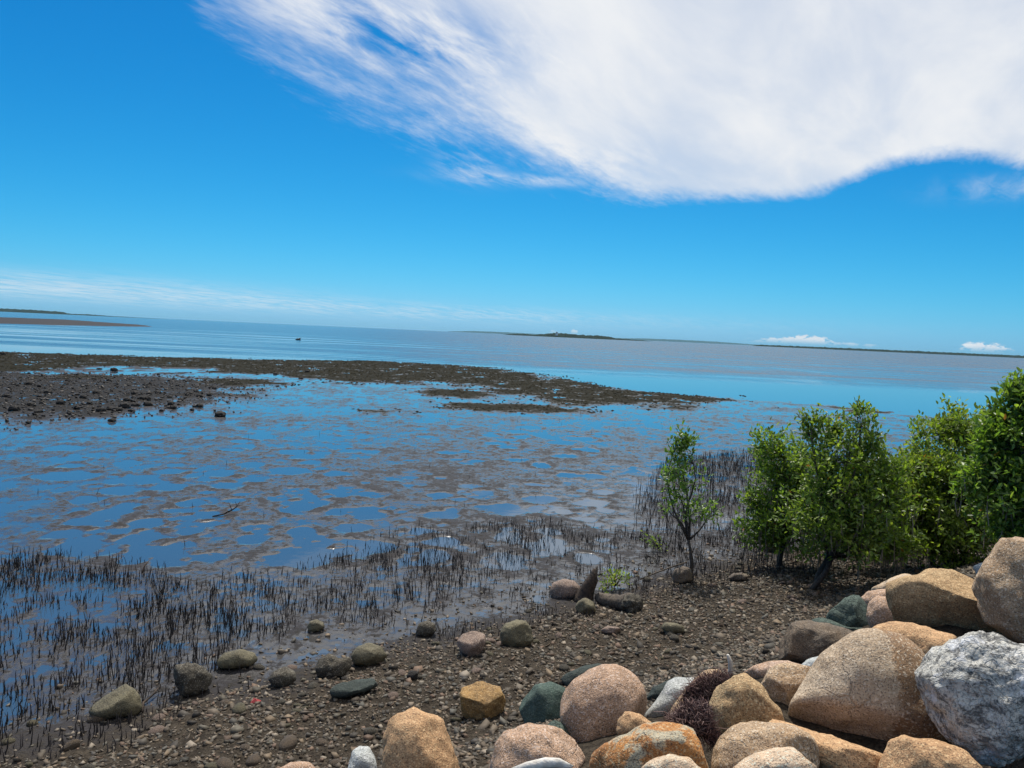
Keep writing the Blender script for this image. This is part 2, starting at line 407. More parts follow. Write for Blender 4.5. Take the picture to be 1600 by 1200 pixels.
def mat_rock(name, base, alt, dark, light, speck=150, sdark=.8, slight=.75, rough=.85, bump=.9, bscale=16, patch=None, pscale=4., pth=(.52, .58), vein=False, stain=None, crack=0.):
    m, t = newmat(name)
    base, alt, light = [tuple(min(.75, q*1.30) for q in k_) for k_ in (base, alt, light)]
    co = t.n('ShaderNodeTexCoord').outputs['Object']
    rnd = t.n('ShaderNodeObjectInfo').outputs['Random']
    co = t.vm('ADD', co, t.n('ShaderNodeCombineXYZ', {0: t.m('MULTIPLY', rnd, 37.), 1: t.m('MULTIPLY', rnd, 11.), 2: t.m('MULTIPLY', rnd, 5.)}).outputs[0])
    n1 = t.noise(co, 4.5, 6, .6, .4); n2 = t.noise(co, speck, 3, .6); n3 = t.noise(co, speck*.62, 2, .5); n4 = t.noise(co, bscale, 7, .66)
    c = t.mix(t.ss(n1, .36, .64), base, alt)
    if stain is not None:
        (nx, ny, nz, off, scol, amt) = stain
        oc = t.n('ShaderNodeTexCoord').outputs['Object']
        dp = t.n('ShaderNodeVectorMath', {0: oc, 1: (nx, ny, nz)}, operation='DOT_PRODUCT').outputs[1]
        dp = t.m('ADD', dp, t.m('MULTIPLY', t.m('SUBTRACT', n4, .5), .10))
        c = t.mix(t.ss(dp, off-.012, off+.012, 0, amt), c, scol)
    n5 = t.noise(co, 7., 8, .7, .3); c = t.mix(t.ss(n5, .50, .66, 0, .42), c, t.mix(.55, alt, dark))
    n6 = t.noise(co, 3.1, 6, .66, .5); c = t.mix(t.ss(n6, .56, .68, 0, .30), c, light)
    if patch is not None:
        np_ = t.noise(co, pscale, 6, .62, .6)
        c = t.mix(t.ss(np_, pth[0], pth[1]), c, patch)
    if vein:
        cw = t.vm('ADD', co, t.vm('MULTIPLY', t.n('ShaderNodeTexNoise', {'Vector': co, 'Scale': 7., 'Detail': 5.}).outputs[1], (.22, .22, .22)))
        vs = t.n('ShaderNodeMapping', {'Vector': cw, 'Scale': (1, 1.3, 2.1), 'Rotation': (.5, .4, .8)}).outputs[0]
        v1 = t.noise(vs, 11, 9, .78); c = t.mix(t.ss(v1, .47, .58, 0, .9), c, dark)
        v2 = t.n('ShaderNodeTexVoronoi', {'Vector': vs, 'Scale': 8.}, feature='DISTANCE_TO_EDGE').outputs[0]
        c = t.mix(t.ss(v2, .03, .0, 0, .4), c, dark)
        vl = t.noise(cw, 5, 4, .55); c = t.mix(t.ss(vl, .54, .62, 0, .8), c, light)
        vt = t.noise(cw, 3.2, 5, .6); c = t.mix(t.ss(vt, .60, .72, 0, .5), c, (.30, .27, .20))
    c = t.mix(t.ss(n2, .53, .62, 0, sdark), c, dark)
    c = t.mix(t.ss(n3, .56, .64, 0, slight), c, light)
    c = t.mix(t.ss(n4, .58, .40, 0, .35), c, t.mix(.5, c, dark))
    h = t.m('ADD', t.m('MULTIPLY', n4, .8), t.m('MULTIPLY', n2, .20))
    if not vein:
        cw = t.vm('ADD', co, t.vm('MULTIPLY', t.n('ShaderNodeTexNoise', {'Vector': co, 'Scale': 5., 'Detail': 6.}).outputs[1], (.30, .30, .30)))
        fv = t.n('ShaderNodeTexVoronoi', {'Vector': cw, 'Scale': 3.4}, feature='DISTANCE_TO_EDGE').outputs[0]
        fr = t.m('MULTIPLY', t.ss(fv, .022, .003), t.ss(t.noise(co, 2.6, 3, .5), .53, .62))
        h = t.m('SUBTRACT', h, t.m('MULTIPLY', fr, .16)); c = t.mix(t.m('MULTIPLY', fr, .16), c, dark)
    if crack:
        v = t.n('ShaderNodeTexVoronoi', {'Vector': t.vm('ADD', co, t.n('ShaderNodeTexNoise', {'Vector': co, 'Scale': 6.}).outputs[1]), 'Scale': 7.}, feature='DISTANCE_TO_EDGE').outputs[0]
        h = t.m('ADD', h, t.m('MULTIPLY', t.ss(v, 0., .06), crack))
    nb = bumpn(t, h, bump, .035)
    finish(t, Base_Color=c, Roughness=rough, Normal=nb, Specular_IOR_Level=.35)
    return m
MAT = {}
MAT['ground'] = mat_ground(); MAT['water'] = mat_water()
D_ = (.09, .065, .05); L_ = (.60, .48, .36)
MAT['tan'] = mat_rock('tan_granite', (.42, .295, .18), (.33, .215, .12), D_, L_)
MAT['twotone'] = mat_rock('two_tone_granite', (.44, .335, .225), (.37, .27, .175), D_, L_, stain=(.95, .0, -.10, -.005, (.29, .155, .066), .8))
MAT['pink'] = mat_rock('pink_granite', (.45, .295, .195), (.36, .225, .14), D_, (.60, .46, .38))
MAT['orange'] = mat_rock('orange_granite', (.44, .265, .135), (.36, .21, .105), (.12, .07, .04), (.58, .40, .22), bump=.65)
MAT['coarse'] = mat_rock('coarse_ochre_granite', (.42, .28, .145), (.34, .215, .105), (.10, .065, .035), (.58, .44, .25), bump=.8, bscale=30)
MAT['pale'] = mat_rock('pale_sandy_rock', (.56, .42, .29), (.46, .31, .19), (.2, .13, .08), (.68, .58, .46))
MAT['lichen'] = mat_rock('rust_rock_with_lichen', (.44, .20, .055), (.35, .15, .05), (.10, .06, .04), (.5, .36, .2), patch=(.47, .42, .30), pscale=6.0, pth=(.51, .57))
MAT['brown'] = mat_rock('brown_damp_and_shaded_rock', (.145, .100, .060), (.095, .068, .045), (.03, .025, .02), (.30, .24, .17), rough=.6, slight=.4)
MAT['green'] = mat_rock('green_stone', (.070, .094, .074), (.050, .070, .056), (.03, .045, .04), (.15, .19, .16), sdark=.4, slight=.4, bump=.9, bscale=14, crack=.35)
MAT['greenpatch'] = mat_rock('green_stone_with_pale_spots', (.064, .096, .076), (.048, .072, .058), (.03, .045, .04), (.2, .24, .2), sdark=.25, slight=.3, patch=(.40, .43, .38), pscale=13, pth=(.68, .72))
MAT['darkgreen'] = mat_rock('dark_green_stone', (.040, .052, .044), (.030, .038, .032), (.018, .022, .02), (.09, .10, .09), sdark=.3, slight=.3)
MAT['marble'] = mat_rock('veined_grey_marble', (.53, .51, .45), (.44, .42, .37), (.080, .080, .078), (.62, .64, .60), speck=90, sdark=.5, slight=.3, bump=1.0, bscale=14, vein=True, crack=.12)
MAT['grey'] = mat_rock('pale_grey_stone', (.42, .43, .40), (.33, .34, .32), (.15, .15, .15), (.6, .6, .57))
MAT['olive'] = mat_rock('olive_algae_stone', (.150, .128, .072), (.098, .084, .050), (.035, .030, .020), (.24, .21, .13), rough=.7, slight=.35)
MAT['barnacle'] = mat_rock('dark_stone_with_oysters', (.066, .055, .038), (.042, .036, .026), (.025, .022, .018), (.2, .18, .14), patch=(.33, .29, .22), pscale=9, pth=(.62, .67), bump=.8)
MAT['ochretop'] = mat_rock('ochre_topped_stone', (.30, .175, .060), (.22, .13, .05), (.06, .04, .025), (.40, .28, .14), bump=.7)
MAT['rosebrown'] = mat_rock('rosy_brown_stone', (.235, .165, .125), (.17, .12, .09), (.06, .045, .04), (.4, .32, .26))
MAT['oyster'] = mat_rock('black_oyster_rock', (.020, .018, .016), (.034, .030, .026), (.010, .009, .008), (.06, .05, .04), bump=.9, slight=.3)

def mat_vc(name, rough=.8, spec=.4, nscale=40., amt=.35, trans=0.):
    m, t = newmat(name)
    a = t.attr('col'); pos = t.n('ShaderNodeTexCoord').outputs['Object']
    n = t.noise(pos, nscale, 4, .6)
    c = t.mix(t.ss(n, .35, .7, 0, amt), a.outputs['Color'], t.mix(1., a.outputs['Color'], (.35, .33, .3), 'MULTIPLY'))
    p = t.n('ShaderNodeBsdfPrincipled', {'Base Color': c, 'Roughness': rough, 'Specular IOR Level': spec})
    out = p.outputs[0]
    if trans:
        tr = t.n('ShaderNodeBsdfTranslucent', {'Color': t.mix(1., c, (1.25, 1.35, .55), 'MULTIPLY')})
        out = t.n('ShaderNodeMixShader', {0: trans, 1: p.outputs[0], 2: tr.outputs[0]}).outputs[0]
    t.n('ShaderNodeOutputMaterial', {'Surface': out}); return m
MAT['pebble'] = mat_vc('pebbles', .7, .2)
MAT['leaf'] = mat_vc('mangrove_leaves', .42, .5, 20., .25, .48)
MAT['strand'] = mat_vc('dry_strands', .85, .2)
def mat_plain(name, c1, c2, scale, rough=.8, bump=.4, stretch=(1, 1, 1), spec=.35):
    m, t = newmat(name)
    co = t.n('ShaderNodeMapping', {'Vector': t.n('ShaderNodeTexCoord').outputs['Object'], 'Scale': stretch}).outputs[0]
    n = t.noise(co, scale, 6, .62)
    finish(t, Base_Color=t.mix(t.ss(n, .35, .65), c1, c2), Roughness=rough, Normal=bumpn(t, n, bump, .02), Specular_IOR_Level=spec)
    return m
MAT['root'] = mat_plain('breathing_roots', (.016, .014, .013), (.040, .033, .029), 40, .6)
MAT['rootbed'] = mat_plain('muddy_breathing_roots', (.014, .012, .011), (.066, .054, .050), 1.3, .8)
MAT['bark'] = mat_plain('mangrove_bark', (.035, .028, .022), (.085, .070, .055), 30, .85)
MAT['deadwood'] = mat_plain('weathered_wood', (.045, .034, .025), (.14, .11, .08), 25, .85, .6, (1, 1, 1))
MAT['stump'] = mat_plain('dark_wet_wood', (.018, .014, .011), (.070, .046, .030), 22, .8, .7)
MAT['driftwood'] = mat_plain('bleached_driftwood', (.52, .48, .42), (.70, .67, .61), 30, .85, .5)
MAT['seagrass'] = mat_plain('seagrass_blades', (.012, .012, .008), (.031, .028, .018), 2, .95, spec=.04)
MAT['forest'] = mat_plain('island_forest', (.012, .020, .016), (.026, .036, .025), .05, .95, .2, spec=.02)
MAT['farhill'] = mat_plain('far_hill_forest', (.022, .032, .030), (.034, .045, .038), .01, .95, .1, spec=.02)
MAT['white'] = mat_plain('white_paint', (.78, .77, .74), (.70, .69, .66), 1., .6, .05)
MAT['roof'] = mat_plain('grey_roof', (.18, .17, .17), (.25, .24, .23), 1., .7, .05)
MAT['red'] = mat_plain('red_plastic', (.36, .045, .04), (.25, .035, .035), 30, .5, .2)

# ------------------------------------------------------------------ ground sheet (polar rings get finer towards the viewer)
rr = [1.0]
while rr[-1] < 700:
    r_ = rr[-1]; rr.append(r_+min(max(r_*r_/3606*1.6, .036), .0125*r_, ) if r_ > 2.6 else r_+.05)
rr = np.array([0.02]+rr)
th = np.concatenate([np.linspace(-pi, radians(-43), 60, endpoint=False), np.linspace(radians(-43), radians(43), 700), np.linspace(radians(43), pi, 60)[1:]])
TH, RR = np.meshgrid(th, rr)
GX = RR*np.sin(TH); GY = RR*np.cos(TH)
GZ, Z = ground(GX, GY, True)
col = np.zeros((GX.size, 4), np.float32)
xf, yf = GX.ravel(), GY.ravel()
col[:, 0] = np.maximum(sstep(Z['bank'], -.5, 1.2), sstep(Z['patch'], -.1, .25))*(1-sstep(Z['chan'], -.3, .3))
col[:, 1] = sstep(Z['s']+.35*fbm2(xf/.7, yf/.7, 3), -2.0, -1.2)
col[:, 2] = sstep(Z['rubble'], -.6, .8)*(1-col[:, 0])
col[:, 3] = 1
nr, nt = GX.shape
ii = (np.arange(nr-1)[:, None]*nt+np.arange(nt-1)[None]).ravel()
faces = np.stack([ii, ii+nt, ii+nt+1, ii+1], 1)
g = obj('tidal_flat_ground', mesh('tidal_flat_ground', np.stack([GX, GY, GZ], -1).reshape(-1, 3), faces, MAT['ground'], True, col))
tag(g, kind='structure')
# water sheet to the horizon
rw = np.concatenate([[.5], np.geomspace(4, 29000, 56)]); tw = np.linspace(-pi, pi, 97)
TW, RW = np.meshgrid(tw, rw)
WV = np.stack([RW*np.sin(TW), RW*np.cos(TW), np.zeros_like(RW)], -1).reshape(-1, 3)
nt2 = len(tw); ii = (np.arange(len(rw)-1)[:, None]*nt2+np.arange(nt2-1)[None]).ravel()
wo = obj('bay_water', mesh('bay_water', WV, np.stack([ii, ii+nt2, ii+nt2+1, ii+1], 1), MAT['water'])); tag(wo, kind='structure')

# ------------------------------------------------------------------ far land
def far_land(name, prof, dist, depth, mat, seed, crown=4., n=420):
    """prof: (px, height in px above the water line); a wooded strip with real depth, crest in the middle."""
    px = np.linspace(prof[0][0], prof[-1][0], n); hp = np.interp(px, [p[0] for p in prof], [p[1] for p in prof])
    xs = []; m = 9
    V = []
    for i in range(n):
        a, _ = azel(px[i], 486+.0455*px[i])
        H = hp[i]*dist/F_PX
        for j in range(m):
            v = j/(m-1); rad = (dist+(v-.15)*depth)/cos(a)
            V.append((rad*sin(a), rad*cos(a), H, v))
    V = np.array(V); prof_v = np.sin(np.clip(V[:, 3]*1.0, 0, 1)*pi)**.45
    nz = fbm2(V[:, 0]/(crown*4)+seed, V[:, 1]/(crown*4), 4, .6)
    z = V[:, 2]*prof_v*(1+.0*nz)+np.clip(prof_v*2, 0, 1)*np.clip(V[:, 2]/8, 0, 1)*nz*crown*.55-1.
    ii = (np.arange(n-1)[:, None]*m+np.arange(m-1)[None]).ravel()
    o = obj(name, mesh(name, np.stack([V[:, 0], V[:, 1], z], 1), np.stack([ii, ii+1, ii+m+1, ii+m], 1), mat))
    tag(o, kind='structure'); return o
far_land('island_wooded', [(786, .5), (800, 2), (818, 3.2), (834, 2.2), (850, 4), (866, 6.5), (880, 6.5), (905, 5.5), (930, 5.6), (950, 5), (962, 2.6), (1000, 1.4), (1020, .4)], 3000, 300, MAT['forest'], 3, 5.)
far_land('island_long_low', [(1176, .4), (1186, 2.4), (1240, 3.0), (1330, 3.4), (1420, 3.8), (1500, 4.0), (1620, 4.0), (1800, 4.2), (1960, .6)], 3800, 400, MAT['forest'], 9, 5.)
far_land('headland_left', [(-420, 3), (-200, 6), (-60, 6), (0, 5.2), (60, 5.0), (95, 4.2), (112, 1.4), (140, 2.0), (170, 1.0), (230, .5), (260, .3)], 5200, 500, MAT['forest'], 21, 7.)
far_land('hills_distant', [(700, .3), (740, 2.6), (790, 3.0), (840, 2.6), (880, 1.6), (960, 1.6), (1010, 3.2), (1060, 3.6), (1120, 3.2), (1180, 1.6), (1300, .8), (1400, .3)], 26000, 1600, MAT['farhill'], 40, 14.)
# humid sea air
hm, ht = newmat('sea_haze')
pv = ht.n('ShaderNodeVolumePrincipled', {'Color': (.40, .82, 1.0, 1), 'Density': HAZE, 'Anisotropy': .0})
ht.n('ShaderNodeOutputMaterial', {'Volume': pv.outputs[0]})
hb = 30000.
hv = np.array([(x, y, z) for z in (-2., 130.) for y in (-hb, hb) for x in (-hb, hb)])
ho = obj('haze', mesh('haze', hv, [(0, 2, 3, 1), (4, 5, 7, 6), (0, 1, 5, 4), (2, 6, 7, 3), (0, 4, 6, 2), (1, 3, 7, 5)], hm, False)); tag(ho, kind='stuff')
# house on the island
def box(x0, x1, y0, y1, z0, z1):
    v = [(x, y, z) for z in (z0, z1) for y in (y0, y1) for x in (x0, x1)]
    return np.array(v, float), [(0, 2, 3, 1), (4, 5, 7, 6), (0, 1, 5, 4), (2, 6, 7, 3), (0, 4, 6, 2), (1, 3, 7, 5)]
a, _ = azel(870, 520)
hx, hy = 2985/cos(a)*sin(a), 2985.
hroot = obj('island_house', None, None, (hx, hy, 3)); tag(hroot, 'small white house at the crest of the wooded island', 'house')
obj('wall', mesh('wall', *box(-4, 4, -4, 4, 0, 14), MAT['white'], False), hroot)
obj('roof', mesh('roof', np.array([(-4.6, -4.6, 14), (4.6, -4.6, 14), (4.6, 4.6, 14), (-4.6, 4.6, 14), (0, -4.6, 18), (0, 4.6, 18)]),
    [(0, 1, 4), (2, 3, 5), (1, 2, 5, 4), (3, 0, 4, 5), (0, 3, 2, 1)], MAT['roof'], False), hroot)
obj('window', mesh('window', *box(-1.2, 1.2, -4.1, -4.0, 8, 11), MAT['roof'], False), hroot)

# ------------------------------------------------------------------ rocks
_ico = {}
def ico(sub):
    if sub not in _ico:
        bm = bmesh.new(); bmesh.ops.create_icosphere(bm, subdivisions=sub, radius=1)
        v = np.array([q.co[:] for q in bm.verts]); f = np.array([[a.index for a in q.verts] for q in bm.faces]); bm.free()
        _ico[sub] = (v, f)
    return _ico[sub]
def radial(outline, cx, cy, n=256, smooth=5):
    P = np.array(outline, float)-[cx, cy]; P[:, 1] *= -1
    out = np.zeros(n)
    for k in range(n):
        th_ = 2*pi*k/n-pi; d_ = np.array([cos(th_), sin(th_)]); best = 0
        for i in range(len(P)):
            a_, b_ = P[i], P[(i+1) % len(P)]; e = b_-a_
            den = d_[0]*e[1]-d_[1]*e[0]
            if abs(den) < 1e-9: continue
            t = (a_[0]*e[1]-a_[1]*e[0])/den; u = (a_[0]*d_[1]-a_[1]*d_[0])/den
            if t > 0 and -1e-6 <= u <= 1+1e-6: best = max(best, t)
        out[k] = best
    out[out == 0] = out[out > 0].mean()
    k = np.hanning(2*smooth+3)[1:-1]; k /= k.sum()
    ext = np.concatenate([out[-smooth:], out, out[:smooth]])
    return np.convolve(ext, k, 'valid')
def rock(name, cat, label, outline, mat, depth=.95, box=2.4, rough=.06, lift=.45, sub=4, cuts=(), group=None, smooth=6, seed=None, push=0., nscale=2.2, facets=8):
    P = np.array(outline, float)
    x0, y0 = P.min(0); x1, y1 = P.max(0); cx, cy = (x0+x1)/2, (y0+y1)/2
    hw, hh = (x1-x0)/2, (y1-y0)/2
    c, t = hit(cx, cy, 0, lift*hh/F_PX)
    t = t+push; d_ = ray(cx, cy); c = CAM+d_*t
    sc = t/F_PX
    wv = d_/np.linalg.norm(d_); uv = RIGHT-wv*(RIGHT@wv); uv /= np.linalg.norm(uv); vv = np.cross(uv, wv)
    if vv[2] < 0: vv = -vv
    R = radial(outline, cx, cy, smooth=smooth)
    n, f = ico(sub)
    # random spin of the base sphere so triangles differ
    thn = np.arctan2(n[:, 1], n[:, 0]); rho = np.hypot(n[:, 0], n[:, 1]); cz_ = n[:, 2]
    nb = np.power(rho**box+np.abs(cz_)**box, -1/box)
    rho2 = rho*nb; cz2 = cz_*nb
    Rn = np.interp((thn+pi)/(2*pi)*256, np.arange(257), np.append(R, R[0]))
    Dp = depth*sqrt(hw*hh)
    Q = (uv[None]*(Rn*rho2*np.cos(thn))[:, None]+vv[None]*(Rn*rho2*np.sin(thn))[:, None]+wv[None]*(Dp*cz2)[:, None])*sc
    size = sqrt(hw*hh)*sc
    rc = np.random.default_rng(int(abs(cx*3+cy*5)))
    for _ in range(facets):
        q_ = rc.normal(size=3); cuts = list(cuts)+[(q_, rc.uniform(.80, .95))]
    for (cn_, off) in cuts:
        cn_ = np.array(cn_, float); cn_ /= np.linalg.norm(cn_)
        sup = (Q@cn_).max()*off; dd = Q@cn_-sup
        Q = Q-cn_[None]*np.where(dd > 0, dd*.93, 0)[:, None]
    sd = seed if seed is not None else (hash(label) & 0) + int(abs(cx*7+cy*13)) % 997
    dirn = Q/(np.linalg.norm(Q, axis=1)[:, None]+1e-9)
    dis = fbm3(Q/size*nscale+sd*3.1, 5, .52)
    dis = dis-.55*np.clip(.16-np.abs(fbm3(Q/size*1.7+sd*1.7, 3, .5)), 0, 1)*2.2*(fbm3(Q/size*1.1+sd, 2) > .05)
    Q = Q+dirn*(dis*rough*size)[:, None]
    zmin = Q[:, 2].min()
    o = obj(name, mesh(name, Q-np.array([0, 0, zmin]), f, MAT[mat] if isinstance(mat, str) else mat), None, tuple(c+np.array([0, 0, zmin])))
    tag(o, label, cat, group)
    o['t'] = float(t); del o['t']
    return c, t
ROCKS = [
 ('boulder', 'huge tan boulder at the right edge, highest of the bank', [(1570,858),(1585,838),(1610,828),(1660,850),(1690,920),(1670,990),(1618,1016),(1590,1005),(1565,990),(1545,970),(1535,945),(1530,920),(1535,905),(1550,880)], 'tan', dict(sub=5, depth=.9, lift=.7, push=-.3)),
 ('boulder', 'small tan rock tucked behind the huge boulder at right edge', [(1540,885),(1550,864),(1560,858),(1582,858),(1595,880),(1580,905),(1550,912),(1530,908)], 'tan', dict(push=.25, lift=.6)),
 ('boulder', 'small pale grey angular rock beside the huge right boulder', [(1523,884),(1530,879),(1548,879),(1556,890),(1547,906),(1535,910),(1527,898)], 'grey', dict(smooth=2, lift=.9)),
 ('boulder', 'big ochre block with flat sunny top and black shaded front', [(1391,922),(1400,912),(1425,900),(1445,898),(1465,890),(1490,891),(1520,905),(1536,915),(1545,935),(1548,960),(1552,988),(1500,1004),(1440,990),(1402,978),(1396,945)], 'coarse', dict(sub=5, box=3.2, smooth=3, depth=1.0, lift=.5, cuts=[((-.35,-.80,-.42),.50), ((.10,-.25,1),.70)])),
 ('boulder', 'small orange lump leaning on the right end of ochre block', [(1476,946),(1490,940),(1500,925),(1515,921),(1530,924),(1538,945),(1542,964),(1525,968),(1505,962),(1490,956)], 'orange', dict(push=-.35, lift=.4, smooth=3)),
 ('boulder', 'pale sandy slab behind the left end of ochre block', [(1360,921),(1380,910),(1400,901),(1415,896),(1430,902),(1425,922),(1395,935),(1368,932)], 'pale', dict(push=.2, lift=.8, smooth=3)),
 ('boulder', 'grey and orange wedge above the green stone', [(1346,936),(1360,924),(1385,921),(1398,935),(1392,955),(1362,962),(1350,948)], 'pink', dict(lift=.6, smooth=3, push=.08)),
 ('boulder', 'small rosy upright stone left of the ochre block', [(1355,962),(1362,941),(1375,932),(1390,933),(1398,950),(1404,970),(1387,979),(1366,988),(1357,977)], 'pink', dict(lift=.6, smooth=4)),
 ('boulder', 'faceted dark green rock at the toe of the bank', [(1290,966),(1310,945),(1325,932),(1345,928),(1354,945),(1358,970),(1362,988),(1345,998),(1320,992),(1300,978)], 'green', dict(smooth=2, box=3, cuts=[((-.7,-.6,.5),.55), ((.35,-.8,.45),.60), ((-.3,.1,1),.72), ((-.2,-.9,-.1),.6)], lift=.55, rough=.10)),
 ('boulder', 'low flat green stone below the faceted green rock', [(1264,972),(1285,964),(1300,969),(1335,984),(1362,980),(1350,1000),(1310,998),(1280,985)], 'green', dict(smooth=3, lift=.3, push=.05)),
 ('boulder', 'dark brown rounded boulder in shade beside the gravel', [(1209,1015),(1215,1000),(1230,985),(1245,974),(1265,971),(1290,975),(1320,983),(1340,995),(1332,1015),(1290,1042),(1250,1044),(1215,1034)], 'brown', dict(sub=5, lift=.4, push=-.12)),
 ('boulder', 'orange rounded boulder behind the great two-tone boulder', [(1360,992),(1375,980),(1395,973),(1430,975),(1455,982),(1480,992),(1505,1004),(1500,1040),(1450,1060),(1400,1045)], 'orange', dict(sub=5, lift=.5, push=.1)),
 ('boulder', 'great two-tone granite boulder, pale left side and brown right', [(1225,1105),(1232,1090),(1255,1073),(1275,1048),(1290,1025),(1315,1010),(1340,994),(1365,985),(1390,986),(1415,995),(1440,1018),(1450,1045),(1453,1080),(1462,1120),(1468,1148),(1430,1157),(1405,1166),(1385,1171),(1350,1164),(1310,1150),(1270,1136),(1235,1125)], 'twotone', dict(sub=5, depth=.85, lift=.5, rough=.03, cuts=[((-.45,-.75,-.5),.86)], facets=3)),
 ('boulder', 'grey white veined boulder with rough broken surface', [(1447,1070),(1447,1045),(1455,1030),(1480,1012),(1500,1008),(1520,995),(1550,990),(1575,998),(1590,1010),(1625,1015),(1650,1060),(1650,1120),(1620,1155),(1585,1170),(1545,1185),(1510,1180),(1480,1160),(1465,1130),(1452,1090)], 'marble', dict(sub=6, depth=.8, lift=.7, rough=.075, push=-.35, smooth=3, nscale=3.0)),
 ('boulder', 'shaded brown rock in the bottom right corner', [(1545,1200),(1580,1175),(1620,1165),(1660,1200),(1620,1245),(1560,1240)], 'brown', dict(lift=.3)),  # dark brown material stands in for the shadow on this rock
 ('boulder', 'orange tan boulder below the great boulder at bottom edge', [(1372,1202),(1385,1175),(1400,1163),(1430,1152),(1465,1155),(1490,1165),(1520,1185),(1540,1212),(1500,1250),(1400,1250)], 'orange', dict(sub=5, lift=.5, push=-.15)),
 ('boulder', 'long orange slab under the great two-tone boulder', [(1183,1132),(1198,1122),(1230,1130),(1270,1143),(1330,1163),(1385,1182),(1390,1218),(1330,1225),(1280,1205),(1250,1172),(1215,1145)], 'orange', dict(sub=5, lift=.3, smooth=4, depth=.7, push=-.05)),
 ('boulder', 'broad tan boulder at the bottom edge right of rusty rock', [(1110,1200),(1118,1170),(1135,1145),(1165,1135),(1200,1133),(1245,1140),(1268,1155),(1278,1182),(1272,1218),(1200,1240),(1120,1235)], 'tan', dict(sub=5, lift=.55, push=-.15)),
 ('boulder', 'pale peach boulder cut by the bottom edge', [(1138,1202),(1180,1182),(1225,1172),(1255,1173),(1272,1186),(1282,1218),(1200,1250),(1130,1235)], 'pale', dict(sub=5, lift=.6, push=-.35)),
 ('boulder', 'egg shaped golden grainy boulder beside the dry seaweed', [(1107,1105),(1112,1090),(1130,1065),(1150,1053),(1172,1055),(1192,1070),(1205,1095),(1222,1115),(1224,1130),(1200,1138),(1180,1145),(1150,1150),(1125,1152),(1113,1135)], 'coarse', dict(sub=5, lift=.5)),
 ('boulder', 'tan grainy rock wedged left of the great boulder', [(1190,1072),(1203,1050),(1220,1040),(1250,1037),(1280,1042),(1280,1070),(1255,1100),(1232,1115),(1215,1110)], 'tan', dict(lift=.5, push=.05, sub=5)),
 ('boulder', 'flat pinkish slab behind the golden egg shaped boulder', [(1160,1052),(1180,1040),(1205,1034),(1230,1033),(1258,1041),(1235,1055),(1210,1066),(1185,1064)], 'pink', dict(lift=.4, push=.1, smooth=3)),
 ('boulder', 'small pale grey rock touching the great boulder on its left', [(1248,1042),(1265,1030),(1285,1025),(1295,1034),(1285,1052),(1260,1056)], 'grey', dict(lift=.6, push=.1, smooth=3)),
 ('boulder', 'rust orange rock with cream lichen patches at bottom edge', [(917,1195),(925,1170),(950,1155),(985,1145),(1010,1135),(1045,1136),(1080,1140),(1098,1152),(1108,1170),(1114,1202),(1095,1240),(1000,1250),(925,1240)], 'lichen', dict(sub=5, lift=.5, push=-.1)),
 ('boulder', 'small pale sandy rock in front of the lichen rock', [(998,1202),(1025,1185),(1045,1180),(1075,1185),(1103,1207),(1080,1232),(1020,1232)], 'pale', dict(lift=.6, push=-.4)),
 ('boulder', 'large rounded pink granite boulder standing by the gravel', [(873,1100),(878,1085),(900,1060),(925,1045),(950,1040),(975,1042),(995,1058),(1008,1080),(1014,1102),(1008,1125),(978,1146),(942,1162),(905,1170),(885,1150),(875,1125)], 'pink', dict(sub=5, lift=.6, rough=.03)),
 ('boulder', 'small ochre wedge between pink boulder and lichen rock', [(962,1147),(966,1125),(978,1113),(1000,1117),(1020,1131),(1012,1146),(985,1155)], 'orange', dict(lift=.6, smooth=3, push=-.15)),
 ('boulder', 'white grey slab leaning beside the dry seaweed', [(1001,1120),(1030,1090),(1043,1070),(1055,1061),(1088,1060),(1085,1085),(1062,1108),(1038,1124),(1018,1134)], 'grey', dict(lift=.4, smooth=2)),
 ('boulder', 'tan rock half covered by the dry seaweed', [(1030,1128),(1045,1105),(1065,1085),(1088,1062),(1105,1050),(1132,1048),(1130,1080),(1110,1110),(1085,1140),(1050,1140)], 'tan', dict(lift=.3, push=.05)),
 ('boulder', 'dark green stone behind the white slab', [(1008,1094),(1020,1075),(1050,1062),(1074,1058),(1062,1080),(1035,1104),(1014,1108)], 'darkgreen', dict(lift=.4, smooth=3, push=.15)),
 ('boulder', 'blue green stone with pale spots left of pink boulder', [(808,1117),(815,1095),(835,1072),(860,1068),(888,1077),(900,1100),(892,1130),(855,1138),(822,1138)], 'greenpatch', dict(lift=.6, box=2.8, smooth=3, cuts=[((-.6,-.7,.2),.68)])),
 ('boulder', 'small green stone under the pink boulder', [(840,1142),(865,1127),(885,1132),(900,1152),(890,1172),(858,1168)], 'green', dict(lift=.5, push=-.1)),
 ('boulder', 'dark green slab behind the pink boulder', [(872,1063),(885,1052),(910,1042),(945,1036),(945,1058),(905,1074),(880,1078)], 'darkgreen', dict(lift=.5, smooth=3, push=.1)),
 ('boulder', 'brown tan boulder at bottom edge left of lichen rock', [(748,1202),(765,1175),(785,1150),(815,1139),(850,1137),(875,1143),(900,1160),(914,1187),(912,1215),(850,1250),(765,1240)], 'pink', dict(sub=5, lift=.5)),
 ('boulder', 'orange ribbed boulder at bottom edge, leftmost large one', [(597,1195),(600,1150),(605,1128),(620,1117),(645,1112),(675,1120),(690,1130),(700,1155),(716,1190),(722,1218),(660,1250),(600,1240)], 'orange', dict(sub=5, lift=.7, smooth=4)),
 ('boulder', 'pointed pale grey stone at the bottom edge', [(543,1202),(550,1175),(560,1168),(575,1170),(585,1185),(594,1208),(570,1228),(545,1222)], 'grey', dict(lift=.7, smooth=2)),
